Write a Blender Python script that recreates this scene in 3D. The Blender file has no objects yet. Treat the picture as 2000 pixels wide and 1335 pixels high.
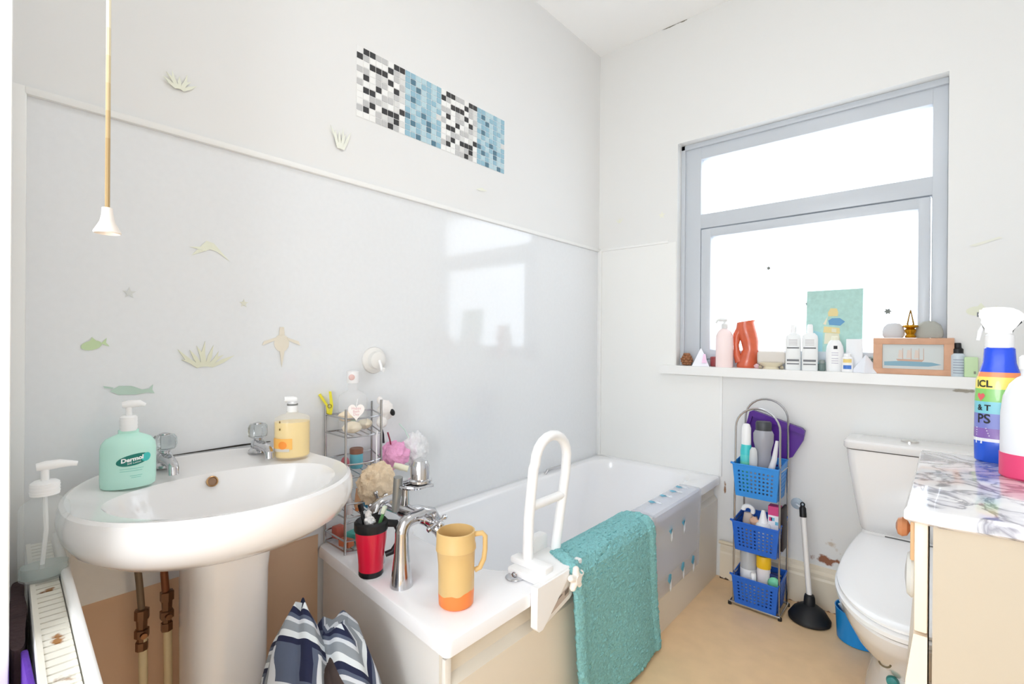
import bpy, bmesh, math, random
from mathutils import Vector, Matrix, noise
random.seed(7)
C = bpy.context.scene.collection
PI = math.pi
CAMZ = 1.17
W = -1.516      # plane of the long wall
D = 2.522       # plane of the window wall
CEIL = 2.88
# ------------------------------------------------------------------ materials
def lin(c):
    c = c / 255.0
    return c / 12.92 if c <= 0.04045 else ((c + 0.055) / 1.055) ** 2.4
def col(r, g, b): return (lin(r), lin(g), lin(b), 1.0)
MATS = {}
def mat(name, rgb, rough=0.5, metal=0.0, trans=0.0, ior=1.45, coat=0.0, alpha=1.0, bump=0.0, bscale=60.0, var=0.0, vscale=8.0, sss=0.0):
    if name in MATS: return MATS[name]
    m = bpy.data.materials.new(name); m.use_nodes = True
    nt = m.node_tree; b = nt.nodes['Principled BSDF']
    b.inputs['Base Color'].default_value = col(*rgb)
    b.inputs['Roughness'].default_value = rough
    b.inputs['Metallic'].default_value = metal
    b.inputs['Transmission Weight'].default_value = trans
    b.inputs['IOR'].default_value = ior
    b.inputs['Coat Weight'].default_value = coat
    b.inputs['Alpha'].default_value = alpha
    if sss: 
        b.inputs['Subsurface Weight'].default_value = sss
        b.inputs['Subsurface Radius'].default_value = (0.01, 0.01, 0.01)
    tc = nt.nodes.new('ShaderNodeTexCoord')
    if bump:
        n = nt.nodes.new('ShaderNodeTexNoise'); n.inputs['Scale'].default_value = bscale; n.inputs['Detail'].default_value = 4
        bp = nt.nodes.new('ShaderNodeBump'); bp.inputs['Strength'].default_value = bump; bp.inputs['Distance'].default_value = 0.004
        nt.links.new(tc.outputs['Object'], n.inputs['Vector'])
        nt.links.new(n.outputs['Fac'], bp.inputs['Height']); nt.links.new(bp.outputs['Normal'], b.inputs['Normal'])
    if var:
        n = nt.nodes.new('ShaderNodeTexNoise'); n.inputs['Scale'].default_value = vscale; n.inputs['Detail'].default_value = 5
        nt.links.new(tc.outputs['Object'], n.inputs['Vector'])
        mx = nt.nodes.new('ShaderNodeMix'); mx.data_type = 'RGBA'
        mx.inputs['A'].default_value = col(*[max(0, c * (1 - var)) for c in rgb]); mx.inputs['B'].default_value = col(*[min(255, c * (1 + var)) for c in rgb])
        nt.links.new(n.outputs['Fac'], mx.inputs['Factor']); nt.links.new(mx.outputs['Result'], b.inputs['Base Color'])
    MATS[name] = m
    return m
def stained(m, spots, scale=18.0):
    """wear with a shape of its own: noise-edged blotches at given object-space places: (x,y,z, rx,ry,rz, rgb, threshold)"""
    nt = m.node_tree; b = nt.nodes['Principled BSDF']
    tc = nt.nodes.new('ShaderNodeTexCoord')
    base = b.inputs['Base Color']
    src = base.links[0].from_socket if base.links else None
    for (x, y, z, rx, ry, rz, rgb, th) in spots:
        mp = nt.nodes.new('ShaderNodeMapping'); mp.vector_type = 'TEXTURE'
        mp.inputs['Location'].default_value = (x, y, z); mp.inputs['Scale'].default_value = (rx, ry, rz)
        nt.links.new(tc.outputs['Object'], mp.inputs['Vector'])
        ln = nt.nodes.new('ShaderNodeVectorMath'); ln.operation = 'LENGTH'
        nt.links.new(mp.outputs['Vector'], ln.inputs[0])
        n = nt.nodes.new('ShaderNodeTexNoise'); n.inputs['Scale'].default_value = scale; n.inputs['Detail'].default_value = 6
        nt.links.new(tc.outputs['Object'], n.inputs['Vector'])
        a = nt.nodes.new('ShaderNodeMath'); a.operation = 'SUBTRACT'
        nt.links.new(n.outputs['Fac'], a.inputs[0])
        k = nt.nodes.new('ShaderNodeMath'); k.operation = 'MULTIPLY'; k.inputs[1].default_value = 0.45
        nt.links.new(ln.outputs['Value'], k.inputs[0]); nt.links.new(k.outputs[0], a.inputs[1])
        mr = nt.nodes.new('ShaderNodeMapRange'); mr.inputs['From Min'].default_value = th; mr.inputs['From Max'].default_value = th + 0.12
        nt.links.new(a.outputs[0], mr.inputs['Value'])
        mx = nt.nodes.new('ShaderNodeMix'); mx.data_type = 'RGBA'
        if src: nt.links.new(src, mx.inputs['A'])
        else: mx.inputs['A'].default_value = base.default_value
        mx.inputs['B'].default_value = col(*rgb)
        nt.links.new(mr.outputs['Result'], mx.inputs['Factor'])
        src = mx.outputs['Result']
    nt.links.new(src, base)
    return m
def banded(name, stops, rough=0.4, axis=2, coat=0.0, wob=0.0):
    """printed or moulded colour bands along an object axis: stops = [(z, rgb), ...] each colour from z upward"""
    m = mat(name, stops[0][1], rough, coat=coat); nt = m.node_tree; b = nt.nodes['Principled BSDF']
    tc = nt.nodes.new('ShaderNodeTexCoord'); sp = nt.nodes.new('ShaderNodeSeparateXYZ')
    nt.links.new(tc.outputs['Object'], sp.inputs[0])
    val = sp.outputs[axis]
    if wob:
        n = nt.nodes.new('ShaderNodeTexNoise'); n.inputs['Scale'].default_value = 30
        nt.links.new(tc.outputs['Object'], n.inputs['Vector'])
        ma = nt.nodes.new('ShaderNodeMath'); ma.operation = 'MULTIPLY_ADD'; ma.inputs[1].default_value = wob
        nt.links.new(n.outputs['Fac'], ma.inputs[0]); nt.links.new(val, ma.inputs[2]); val = ma.outputs[0]
    src = None
    for z, rgb in stops[1:]:
        g = nt.nodes.new('ShaderNodeMath'); g.operation = 'GREATER_THAN'; g.inputs[1].default_value = z
        nt.links.new(val, g.inputs[0])
        mx = nt.nodes.new('ShaderNodeMix'); mx.data_type = 'RGBA'
        if src: nt.links.new(src, mx.inputs['A'])
        else: mx.inputs['A'].default_value = col(*stops[0][1])
        mx.inputs['B'].default_value = col(*rgb)
        nt.links.new(g.outputs[0], mx.inputs['Factor']); src = mx.outputs['Result']
    nt.links.new(src, b.inputs['Base Color'])
    return m

WALLP = mat('wall_paint', (232, 232, 231), 0.7, bump=0.08, bscale=25)
WALLB = mat('wall_paint_window_side', (231, 231, 229), 0.7, bump=0.12, bscale=22)
PANEL = mat('gloss_cladding', (231, 233, 235), 0.10, coat=0.5, var=0.012, vscale=60)
PEACH = mat('peach_wall', (228, 194, 162), 0.75)
CEILM = mat('ceiling_paint', (248, 248, 247), 0.8)
TRIMW = mat('white_gloss_trim', (240, 240, 238), 0.35)
CREAM = mat('cream_paint', (226, 212, 186), 0.45)
UPVC = mat('upvc', (199, 204, 210), 0.3)
CERAM = mat('white_ceramic', (236, 234, 233), 0.14, coat=0.4)
ACRYL = mat('white_acrylic', (244, 244, 246), 0.12, coat=0.4)
CHROME = mat('chrome', (205, 205, 208), 0.12, 1.0)
WIRE = mat('chrome_wire', (186, 186, 188), 0.25, 1.0)
WPLA = mat('white_plastic', (244, 244, 244), 0.35)
CLEAR = mat('clear_plastic', (245, 248, 248), 0.06, trans=1.0, ior=1.2)
BLACK = mat('black_plastic', (24, 24, 26), 0.45)
# ------------------------------------------------------------------ mesh helpers
class MB:
    def __init__(self, o=(0, 0, 0)):
        self.bm = bmesh.new(); self.o = Vector(o); self.mi = 0
    def _mark(self, f0):
        self.bm.faces.ensure_lookup_table()
        for f in list(self.bm.faces)[f0:]: f.material_index = self.mi
    def box(self, x0, x1, y0, y1, z0, z1, bev=0.0, seg=2, rot=None, about=None):
        f0 = len(self.bm.faces)
        t = bmesh.new()
        bmesh.ops.create_cube(t, size=1)
        for v in t.verts: v.co = Vector(((x0 + x1) / 2 + v.co.x * (x1 - x0), (y0 + y1) / 2 + v.co.y * (y1 - y0), (z0 + z1) / 2 + v.co.z * (z1 - z0)))
        if bev: bmesh.ops.bevel(t, geom=t.edges[:], offset=bev, segments=seg, affect='EDGES', profile=0.5)
        if rot is not None:
            ab = Vector(about) if about else Vector(((x0 + x1) / 2, (y0 + y1) / 2, (z0 + z1) / 2))
            for v in t.verts: v.co = ab + rot @ (v.co - ab)
        self.add(t); self._mark(f0); return self
    def add(self, t, M=None):
        mp = {}
        for v in t.verts: mp[v] = self.bm.verts.new(M @ v.co if M is not None else v.co)
        for f in t.faces:
            try: self.bm.faces.new([mp[v] for v in f.verts])
            except ValueError: pass
        t.free()
    def loft(self, rings, cap0=True, cap1=True, closed=True):
        f0 = len(self.bm.faces)
        rv = [[self.bm.verts.new(p) for p in r] for r in rings]
        n = len(rv[0])
        for a, b in zip(rv, rv[1:]):
            for i in range(n if closed else n - 1):
                j = (i + 1) % n
                self.bm.faces.new((a[i], a[j], b[j], b[i]))
        if cap0: self.bm.faces.new(list(reversed(rv[0])))
        if cap1: self.bm.faces.new(rv[-1])
        self._mark(f0); return self
    def lathe(self, prof, seg=28, at=(0, 0, 0), axis=None, sx=1.0, sy=1.0, cap0=True, cap1=True):
        M = Matrix.Identity(3)
        if axis is not None: M = Vector((0, 0, 1)).rotation_difference(Vector(axis).normalized()).to_matrix()
        at = Vector(at)
        rings = [[at + M @ Vector((sx * r * math.cos(2 * PI * i / seg), sy * r * math.sin(2 * PI * i / seg), z)) for i in range(seg)] for r, z in prof]
        return self.loft(rings, cap0, cap1)
    def tube(self, pts, r, seg=10, closed=False, caps=True):
        pts = [Vector(p) for p in pts]; n = len(pts)
        rs = r if isinstance(r, (list, tuple)) else [r] * n
        rings = []; up = None
        for i, p in enumerate(pts):
            if closed: d = pts[(i + 1) % n] - pts[i - 1]
            else: d = pts[min(i + 1, n - 1)] - pts[max(i - 1, 0)]
            d.normalize()
            if up is None:
                up = Vector((0, 0, 1)) if abs(d.z) < 0.9 else Vector((1, 0, 0))
            s = d.cross(up); s.normalize(); up = s.cross(d); up.normalize()
            rings.append([p + rs[i] * (math.cos(2 * PI * k / seg) * s + math.sin(2 * PI * k / seg) * up) for k in range(seg)])
        if closed: rings.append(rings[0]); return self.loft(rings, False, False)
        return self.loft(rings, caps, caps)
    def prism(self, poly, h, M):
        """poly in local xy, extruded 0..h along local z, then placed by matrix M"""
        f0 = len(self.bm.faces)
        a = [self.bm.verts.new(M @ Vector((x, y, 0))) for x, y in poly]
        b = [self.bm.verts.new(M @ Vector((x, y, h))) for x, y in poly]
        n = len(poly)
        self.bm.faces.new(list(reversed(a))); self.bm.faces.new(b)
        for i in range(n): self.bm.faces.new((a[i], a[(i + 1) % n], b[(i + 1) % n], b[i]))
        self._mark(f0); return self
    def ball(self, c, rx, ry=None, rz=None, seg=20, rings=12, rot=None, nz=0.0, ns=20.0):
        ry = ry or rx; rz = rz or rx; c = Vector(c); f0 = len(self.bm.faces)
        t = bmesh.new(); bmesh.ops.create_uvsphere(t, u_segments=seg, v_segments=rings, radius=1)
        for v in t.verts:
            p = Vector((v.co.x * rx, v.co.y * ry, v.co.z * rz))
            if nz: p *= 1 + nz * noise.noise(v.co * ns * 0.1 + c * 50)
            if rot is not None: p = rot @ p
            v.co = c + p
        self.add(t); self._mark(f0); return self
    def patch(self, r, a0, a1, z0, z1, sx=1.0, sy=1.0, n=14, zf=None):
        """a label lying on a round or oval body (angles in the local frame, -90 deg faces the room)"""
        f0 = len(self.bm.faces)
        g = []
        for k in range(2):
            z = (z0, z1)[k]
            g.append([self.bm.verts.new((sx * r * math.cos(a0 + (a1 - a0) * i / n), sy * r * math.sin(a0 + (a1 - a0) * i / n), z)) for i in range(n + 1)])
        for i in range(n): self.bm.faces.new((g[0][i], g[0][i + 1], g[1][i + 1], g[1][i]))
        self._mark(f0); return self
    def build(self, name, m, parent=None, smooth=True, kind=None, sub=0, solid=0.0):
        bm = self.bm
        for v in bm.verts: v.co -= self.o
        bmesh.ops.recalc_face_normals(bm, faces=bm.faces[:])
        me = bpy.data.meshes.new(name); bm.to_mesh(me); bm.free()
        for x in (m if isinstance(m, (list, tuple)) else [m]): me.materials.append(x)
        ob = bpy.data.objects.new(name, me); C.objects.link(ob)
        if smooth:
            for p in me.polygons: p.use_smooth = True
            me.set_sharp_from_angle(angle=math.radians(38))
        if solid:
            s = ob.modifiers.new('s', 'SOLIDIFY'); s.thickness = solid; s.offset = 0
        if sub:
            s = ob.modifiers.new('sub', 'SUBSURF'); s.levels = sub; s.render_levels = sub
        if parent is not None: ob.parent = parent
        else: ob.location = self.o
        if kind: ob['kind'] = kind
        return ob
def thing(name, label, cat, loc=(0, 0, 0), rz=0.0, group=None):
    o = bpy.data.objects.new(name, None); C.objects.link(o); o.empty_display_size = 0.05
    o.location = loc; o.rotation_euler = (0, 0, rz); o['label'] = label; o['category'] = cat
    if group: o['group'] = group
    return o
def tag(o, label, cat, group=None):
    o['label'] = label; o['category'] = cat
    if group: o['group'] = group
    return o
def face_cam(x, y, extra=0.0):
    return math.atan2(-y, -x) + PI / 2 + extra
def viewthing(name, label, cat, loc, extra=0.0, group=None):
    return thing(name, label, cat, loc, face_cam(loc[0], loc[1], extra), group)
def text(s, size, m, parent, fn, name='lettering', align='CENTER', bold=0.0):
    cu = bpy.data.curves.new(name, 'FONT'); cu.body = s; cu.size = size; cu.align_x = align; cu.align_y = 'CENTER'; cu.offset = bold
    cu.resolution_u = 3
    tmp = bpy.data.objects.new('tmp', cu); C.objects.link(tmp)
    dg = bpy.context.evaluated_depsgraph_get()
    me = bpy.data.meshes.new_from_object(tmp.evaluated_get(dg)); me.name = name
    bpy.data.objects.remove(tmp)
    for v in me.vertices: v.co = fn(v.co.x, v.co.y)
    me.materials.clear(); me.materials.append(m)
    ob = bpy.data.objects.new(name, me); C.objects.link(ob); ob.parent = parent
    return ob
def on_round(r, zc, sx=1.0, sy=1.0, a=-PI / 2, lift=0.0006):
    return lambda x, y: Vector((sx * (r + lift) * math.cos(a + x / r), sy * (r + lift) * math.sin(a + x / r), zc + y))
def arc(c, r, a0, a1, n, ax='xz'):
    out = []
    for i in range(n + 1):
        a = a0 + (a1 - a0) * i / n
        u, v = r * math.cos(a), r * math.sin(a)
        if ax == 'xz': out.append((c[0] + u, c[1], c[2] + v))
        elif ax == 'yz': out.append((c[0], c[1] + u, c[2] + v))
        else: out.append((c[0] + u, c[1] + v, c[2]))
    return out
def rrect(x0, x1, y0, y1, r, z, n=6):
    pts = []
    for cx, cy, a in ((x1 - r, y1 - r, 0), (x0 + r, y1 - r, PI / 2), (x0 + r, y0 + r, PI), (x1 - r, y0 + r, 1.5 * PI)):
        for i in range(n + 1):
            t = a + PI / 2 * i / n
            pts.append(Vector((cx + r * math.cos(t), cy + r * math.sin(t), z)))
    return pts
# ------------------------------------------------------------------ camera
F, YAW, PIT, ROL = 942.9, 0.71922, -0.00105, 0.0077
fw = Vector((-math.sin(YAW) * math.cos(PIT), math.cos(YAW) * math.cos(PIT), math.sin(PIT)))
rt = Vector((math.cos(YAW), math.sin(YAW), 0)); up = rt.cross(fw)
rt2 = rt * math.cos(ROL) + up * math.sin(ROL); up2 = rt2.cross(fw)
cd = bpy.data.cameras.new('camera'); cam = bpy.data.objects.new('camera', cd); C.objects.link(cam)
cd.sensor_width = 36; cd.lens = F / 2000 * 36; cd.clip_start = 0.02
Mx = Matrix.Identity(4)
for i, v in enumerate((rt2, up2, -fw)):
    for j in range(3): Mx[j][i] = v[j]
Mx.translation = (0, 0, CAMZ); cam.matrix_world = Mx
bpy.context.scene.camera = cam
# ------------------------------------------------------------------ room shell
XR = 0.66       # right wall
b = MB(); b.box(W - 0.1, XR + 0.2, -1.6, D + 0.2, -0.08, 0)
FLOORM = mat('peach_vinyl', (236, 202, 158), 0.42, var=0.045, vscale=14, bump=0.05, bscale=80)
b.build('floor', FLOORM, kind='structure')
b = MB(); b.box(W - 0.1, XR + 0.1, -0.12, D + 0.2, CEIL, CEIL + 0.08); b.build('ceiling', CEILM, kind='structure')
# long wall: paint above, gloss cladding on the lower half, bare peach wall at the foot
b = MB()
b.box(W - 0.1, W - 0.006, -0.12, D + 0.2, 0.0, CEIL)
b.mi = 1; b.box(W - 0.006, W, 0.0, D, 0.535, 1.712); b.box(W - 0.006, W, 0.775, D, 0.49, 0.535)
b.mi = 2; b.box(W - 0.006, W - 0.003, 0.0, 0.775, 0.0, 0.535)
b.mi = 0; b.box(W - 0.006, W - 0.004, 0.0, D, 1.712, CEIL)
b.build('wall_left', [WALLP, PANEL, PEACH], kind='structure', smooth=False)
# window wall with its opening
OX0, OX1, OZ0, OZ1 = -1.040, 0.036, 1.03, 2.232
b = MB()
b.box(W - 0.1, OX0, D, D + 0.16, 0, CEIL); b.box(OX1, XR + 0.1, D, D + 0.16, 0, CEIL)
b.box(OX0, OX1, D, D + 0.16, 0, OZ0); b.box(OX0, OX1, D, D + 0.16, OZ1, CEIL)
stained(WALLB, [(-0.33, D, 0.215, 0.16, 0.1, 0.045, (150, 98, 72), 0.30), (-0.33, D, 0.29, 0.13, 0.1, 0.10, (206, 194, 178), 0.43),
                
                (-1.10, D, 2.882, 0.16, 0.1, 0.012, (110, 105, 92), 0.26), (0.085, D, 0.995, 0.05, 0.1, 0.012, (176, 170, 158), 0.3),
                (-0.785, D, 0.44, 0.012, 0.1, 0.07, (150, 110, 78), 0.30)], 26)
b.build('wall_back', WALLB, kind='structure', smooth=False)
b = MB(); b.box(XR, XR + 0.1, -0.12, D + 0.2, 0, CEIL); b.build('wall_right', WALLP, kind='structure')
# near wall: stub behind the radiator; beyond its jamb the doorway the photo was taken from
JX = -1.02
b = MB(); b.box(W - 0.1, JX, -0.10, 0.045, 0, CEIL); b.box(JX, 0.45, -0.10, 0.03, 2.25, CEIL); b.box(0.45, XR + 0.1, -0.10, 0.03, 0, CEIL)
b.build('wall_front', WALLP, kind='structure', smooth=False)
b = MB(); b.box(-1.30, -1.20, -1.6, -0.10, 0, 2.5); b.build('hall_baffle_left', WALLP, kind='structure')  # unseen hall sides and ceiling added to cut light through the doorway
b = MB(); b.box(0.75, 0.85, -1.6, -0.10, 0, 2.5); b.build('hall_baffle_right', WALLP, kind='structure')
b = MB(); b.box(-1.30, 0.85, -1.6, -0.12, 2.42, 2.5); b.build('hall_baffle_top', CEILM, kind='structure')
t = thing('fill_lamp', 'added unseen white standing lamp giving fill from behind the doorway', 'lamp', (-0.15, -1.15, 0))  # unseen lamp added behind the camera to brighten the low surfaces
b = MB(); b.lathe([(0.14, 0), (0.14, 0.015), (0.02, 0.03)], 28); b.build('base', WPLA, t)
b = MB(); b.tube([(0, 0, 0.02), (0, 0, 1.05)], 0.012, 12); b.build('pole', WPLA, t)
b = MB(); b.lathe([(0.20, 1.0), (0.15, 1.35)], 32, cap0=False, cap1=False); b.build('lamp_shade', WPLA, t, solid=0.003)
ld = bpy.data.lights.new('hall_fill_light', 'AREA'); ld.shape = 'DISK'; ld.size = 0.45; ld.energy = 7; ld.color = (0.97, 0.985, 1.0)  # added frontal fill, set just ahead of the shade
lo = bpy.data.objects.new('hall_fill_light', ld); C.objects.link(lo); lo.location = (-0.15, -0.93, 1.15); lo.rotation_euler = (math.radians(82), 0, 0.25)
# door lining at the left edge of the picture
b = MB(); b.box(JX - 0.002, JX + 0.03, -0.12, 0.0475, 0, 2.25, 0.004)
b.build('trim_6', TRIMW, kind='structure')
# dado rails, corner bead and panel edge strip
def trim(n, *boxes):
    b = MB()
    for x in boxes: b.box(*x)
    return b.build('trim_%d' % n, TRIMW, kind='structure')
trim(1, (W - 0.004, W + 0.012, 0.09, D, 1.706, 1.724, 0.004))
trim(2, (W, OX0 - 0.045, D - 0.010, D + 0.002, 1.708, 1.722, 0.003))
trim(3, (W - 0.002, W + 0.022, D - 0.022, D + 0.002, 0.50, 1.712, 0.006))
trim(4, (W - 0.002, W + 0.010, 0.062, 0.094, 0.0, 1.724, 0.003))
trim(5, (-0.815, -0.800, D - 0.007, D + 0.002, 0.50, 1.004, 0.002))
b = MB(); b.box(W + 0.0, -0.815, D - 0.004, D + 0.002, 0.46, 1.708); b.box(-0.815, OX0, D - 0.004, D + 0.002, 1.0, 1.0001)
b.bm.clear(); b.box(W, OX0 - 0.004, D - 0.004, D + 0.002, 1.0, 1.710); b.box(W, -0.815, D - 0.004, D + 0.002, 0.46, 1.0)
b.build('trim_7', mat('back_panel', (239, 239, 236), 0.4), kind='structure', smooth=False)
# skirting with a moulded top
b = MB()
prof = [(0, 0), (0.022, 0), (0.022, 0.125), (0.018, 0.135), (0.018, 0.15), (0.010, 0.162), (0.008, 0.178), (0.0, 0.182)]
M = Matrix(((0, 0, 1, -0.80), (-1, 0, 0, D), (0, 1, 0, 0), (0, 0, 0, 1)))
b.prism(prof, XR + 0.80, M)
SK = mat('cream_skirting', (232, 220, 198), 0.4)
stained(SK, [(-0.40, D, 0.0, 0.3, 0.2, 0.018, (150, 95, 60), 0.32), (-0.78, D, 0.0, 0.05, 0.2, 0.02, (60, 42, 30), 0.2)], 40)
b.build('baseboard_back', SK, kind='structure', smooth=False)
b = MB(); b.tube([(-0.80, D - 0.035, 0.185), (-0.70, D - 0.035, 0.187)], 0.008); b.build('trim_8', CREAM, kind='structure')
# ------------------------------------------------------------------ window
FY = D + 0.06
win = thing('window_1', 'white framed window with a top light over a frosted lower sash', 'window', (-0.5, FY, 1.03)); win['kind'] = 'structure'
O = (-0.5, FY, 1.03)
b = MB(O)
b.box(OX0, -0.937, FY, FY + 0.07, 1.03, OZ1, 0.004); b.box(-0.012, OX1, FY, FY + 0.07, 1.03, OZ1, 0.004)
b.box(-0.940, -0.010, FY + 0.001, FY + 0.07, 2.143, OZ1, 0.004); b.box(-0.940, -0.010, FY + 0.001, FY + 0.07, 1.775, 1.851, 0.004)
b.box(-0.940, -0.010, FY + 0.001, FY + 0.07, 1.03, 1.09, 0.004)
b.box(OX0, -1.018, FY - 0.012, FY + 0.01, 1.03, OZ1, 0.003); b.box(OX0, OX1, FY - 0.012, FY + 0.01, 2.205, OZ1, 0.003)
b.build('window_frame', UPVC, win)
b = MB(O); SY = FY - 0.006
b.box(-0.934, -0.883, SY, SY + 0.06, 1.085, 1.769, 0.006); b.box(-0.055, -0.016, SY, SY + 0.06, 1.085, 1.769, 0.006)
b.box(-0.888, -0.050, SY + 0.001, SY + 0.06, 1.724, 1.769, 0.006); b.box(-0.888, -0.050, SY + 0.001, SY + 0.06, 1.085, 1.135, 0.006)
b.build('sash', UPVC, win)
GL = bpy.data.materials.new('frosted_glass'); GL.use_nodes = True
nt = GL.node_tree; nt.nodes.remove(nt.nodes['Principled BSDF'])
o_ = nt.nodes['Material Output']; tr = nt.nodes.new('ShaderNodeBsdfTransparent'); tl = nt.nodes.new('ShaderNodeBsdfTranslucent'); mx = nt.nodes.new('ShaderNodeMixShader')
tl.inputs[0].default_value = (0.95, 0.96, 0.97, 1); mx.inputs[0].default_value = 0.4
nt.links.new(tr.outputs[0], mx.inputs[1]); nt.links.new(tl.outputs[0], mx.inputs[2]); nt.links.new(mx.outputs[0], o_.inputs[0])
b = MB(O); b.box(-0.94, -0.01, FY + 0.035, FY + 0.039, 1.848, 2.146); b.build('pane', GL, win, smooth=False)
b = MB(O); b.box(-0.89, -0.05, FY + 0.030, FY + 0.034, 1.13, 1.728); b.build('pane', GL, win, smooth=False)
SZ = 1.05
b = MB(O)
pl = [(-1.125, 2.524), (-1.115, 2.476), (-0.80, 2.470), (0.125, 2.470), (0.125, 2.524), (OX1, 2.524), (OX1, FY + 0.02), (OX0, FY + 0.02), (OX0, 2.524)]
b.prism(pl, SZ - 1.006, Matrix.Translation((0, 0, 1.006)))
b.build('window_sill', TRIMW, win, smooth=False)
# ------------------------------------------------------------------ wall stickers
def basis_left(y, z, s=1.0, rot=0.0, off=0.0012):
    # plane of the long wall seen from the room: right = +Y
    R = Matrix(((0, 0, 1, W + off), (1, 0, 0, y), (0, 1, 0, z), (0, 0, 0, 1)))
    return R @ Matrix.Rotation(rot, 4, 'Z') @ Matrix.Scale(s, 4)
def basis_back(x, z, s=1.0, rot=0.0, yy=D - 0.0012):
    R = Matrix(((1, 0, 0, x), (0, 0, -1, yy), (0, 1, 0, z), (0, 0, 0, 1)))
    return R @ Matrix.Rotation(rot, 4, 'Z') @ Matrix.Scale(s, 4)
def blades(n, spread, base=0.0, l0=0.5, w=0.09):
    out = []
    for i in range(n):
        a = PI / 2 + spread * ((i / (n - 1)) - 0.5)
        L = l0 * (0.75 + 0.5 * random.random()); d = Vector((math.cos(a), math.sin(a))); s = Vector((-d.y, d.x))
        p0 = Vector((base * ((i / (n - 1)) - 0.5) * -1, -0.3)); pm = p0 + d * L * 0.6 + s * 0.06 * math.sin(i * 2.1); p1 = p0 + d * L * 1.2
        out.append([tuple(p0 - s * w * .5), tuple(pm - s * w * .6), tuple(p1), tuple(pm + s * w * .6), tuple(p0 + s * w * .5)])
    return out
def star(n=5, r=0.5, k=0.38):
    return [[(r * (1 if i % 2 == 0 else k) * math.sin(PI * i / n), r * (1 if i % 2 == 0 else k) * math.cos(PI * i / n)) for i in range(2 * n)]]
def fish():
    e = [(0.36 * math.cos(t) - 0.08, 0.2 * math.sin(t)) for t in [2 * PI * i / 16 for i in range(16)]]
    return [e, [(0.24, 0.0), (0.5, 0.2), (0.42, 0.0), (0.5, -0.2)], [(-0.1, 0.18), (0.02, 0.34), (0.12, 0.17)]]
def whale():
    return [[(-0.5, 0.0), (-0.3, 0.14), (0.0, 0.12), (0.25, 0.0), (0.42, 0.02), (0.52, 0.14), (0.5, -0.02), (0.56, -0.14), (0.38, -0.1), (0.1, -0.14), (-0.3, -0.12)],
            [(-0.45, 0.06), (-0.62, 0.1), (-0.65, 0.16), (-0.42, 0.1)]]
def turtle():
    return [[(0.22 * math.cos(t), 0.26 * math.sin(t) - 0.05) for t in [2 * PI * i / 14 for i in range(14)]],
            [(-0.15, 0.12), (-0.5, 0.0), (-0.55, -0.12), (-0.2, 0.02)], [(0.15, 0.12), (0.5, 0.0), (0.55, -0.12), (0.2, 0.02)],
            [(-0.08, 0.18), (-0.06, 0.42), (0.06, 0.42), (0.08, 0.18)], [(-0.06, -0.28), (0.0, -0.75), (0.08, -0.28)]]
def sticker(polys, M, rgb, label, th=0.0006):
    loc = M.translation.copy(); b = MB(loc)
    for i_, p in enumerate(polys): b.prism(p, (th + 0.0003 * i_) / M.median_scale, M)
    o = b.build('wall_sticker', mat('vinyl_%d_%d_%d' % rgb, rgb, 0.6), smooth=False)
    return tag(o, label, 'sticker', 'faded sea themed stickers')
BL = basis_left
sticker(blades(7, 1.9, 0.2), BL(0.38, 1.856, 0.075), (236, 238, 222), 'pale yellow-green seaweed sticker high on the upper wall near the pull cord')
sticker(blades(6, 0.8, 0.2, 0.7), BL(0.843, 1.843, 0.09), (236, 238, 226), 'pale tall seaweed sticker below left of the mosaic strip')
sticker([[(-0.5, -0.25), (-0.1, 0.25), (0.1, 0.2), (0.55, -0.3), (0.2, -0.05), (0.0, 0.0)], [(-.55, -.0), (-.2, .05), (-.1, -.08)]], BL(0.455, 1.419, 0.09), (232, 234, 216), 'faded yellowish ray sticker beneath the sloping rail')
sticker(star(5), BL(0.277, 1.284, 0.03), (214, 216, 213), 'small grey star sticker left of the seaweed stickers')
sticker(star(5), BL(0.543, 1.275, 0.026), (222, 222, 208), 'tiny pale star sticker above the brown turtle sticker')
sticker(fish(), BL(0.21, 1.154, 0.055, 0.25), (200, 220, 176), 'bright green fish sticker left above the green pump bottle')
sticker(blades(9, 2.2, 0.35), BL(0.444, 1.123, 0.095), (226, 226, 204), 'olive coral sticker between the green fish and the brown turtle')
sticker(turtle(), BL(0.652, 1.165, 0.105), (230, 222, 206), 'faded brown turtle sticker above the orange soap bottle')
sticker(whale(), BL(0.283, 1.041, 0.085), (190, 212, 198), 'grey-green whale sticker just above the green pump bottle')
sticker([[(-0.5, -0.1), (0, 0.12), (0.5, 0.0), (0, -0.1)]], BL(1.517, 1.842, 0.07), (234, 235, 222), 'faint pale sticker under the mosaic strip right end')
sticker(blades(4, 1.2, 0.2), basis_back(-1.384, 1.879, 0.05), (234, 235, 218), 'faint yellow sticker on the window wall nearer the corner')
sticker(star(5), basis_back(-1.126, 1.866, 0.045), (236, 236, 222), 'faint yellow star sticker on wall beside window frame')
sticker([[(-0.5, -0.1), (0.4, 0.16), (0.5, 0.1), (-0.3, -0.16)]], basis_back(0.14, 1.556, 0.09), (230, 230, 218), 'faint long sticker right of the window')
sticker(fish(), basis_back(0.128, 1.298, 0.09), (226, 228, 208), 'pale fish sticker on the wall behind the rainbow spray bottle')
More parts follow.
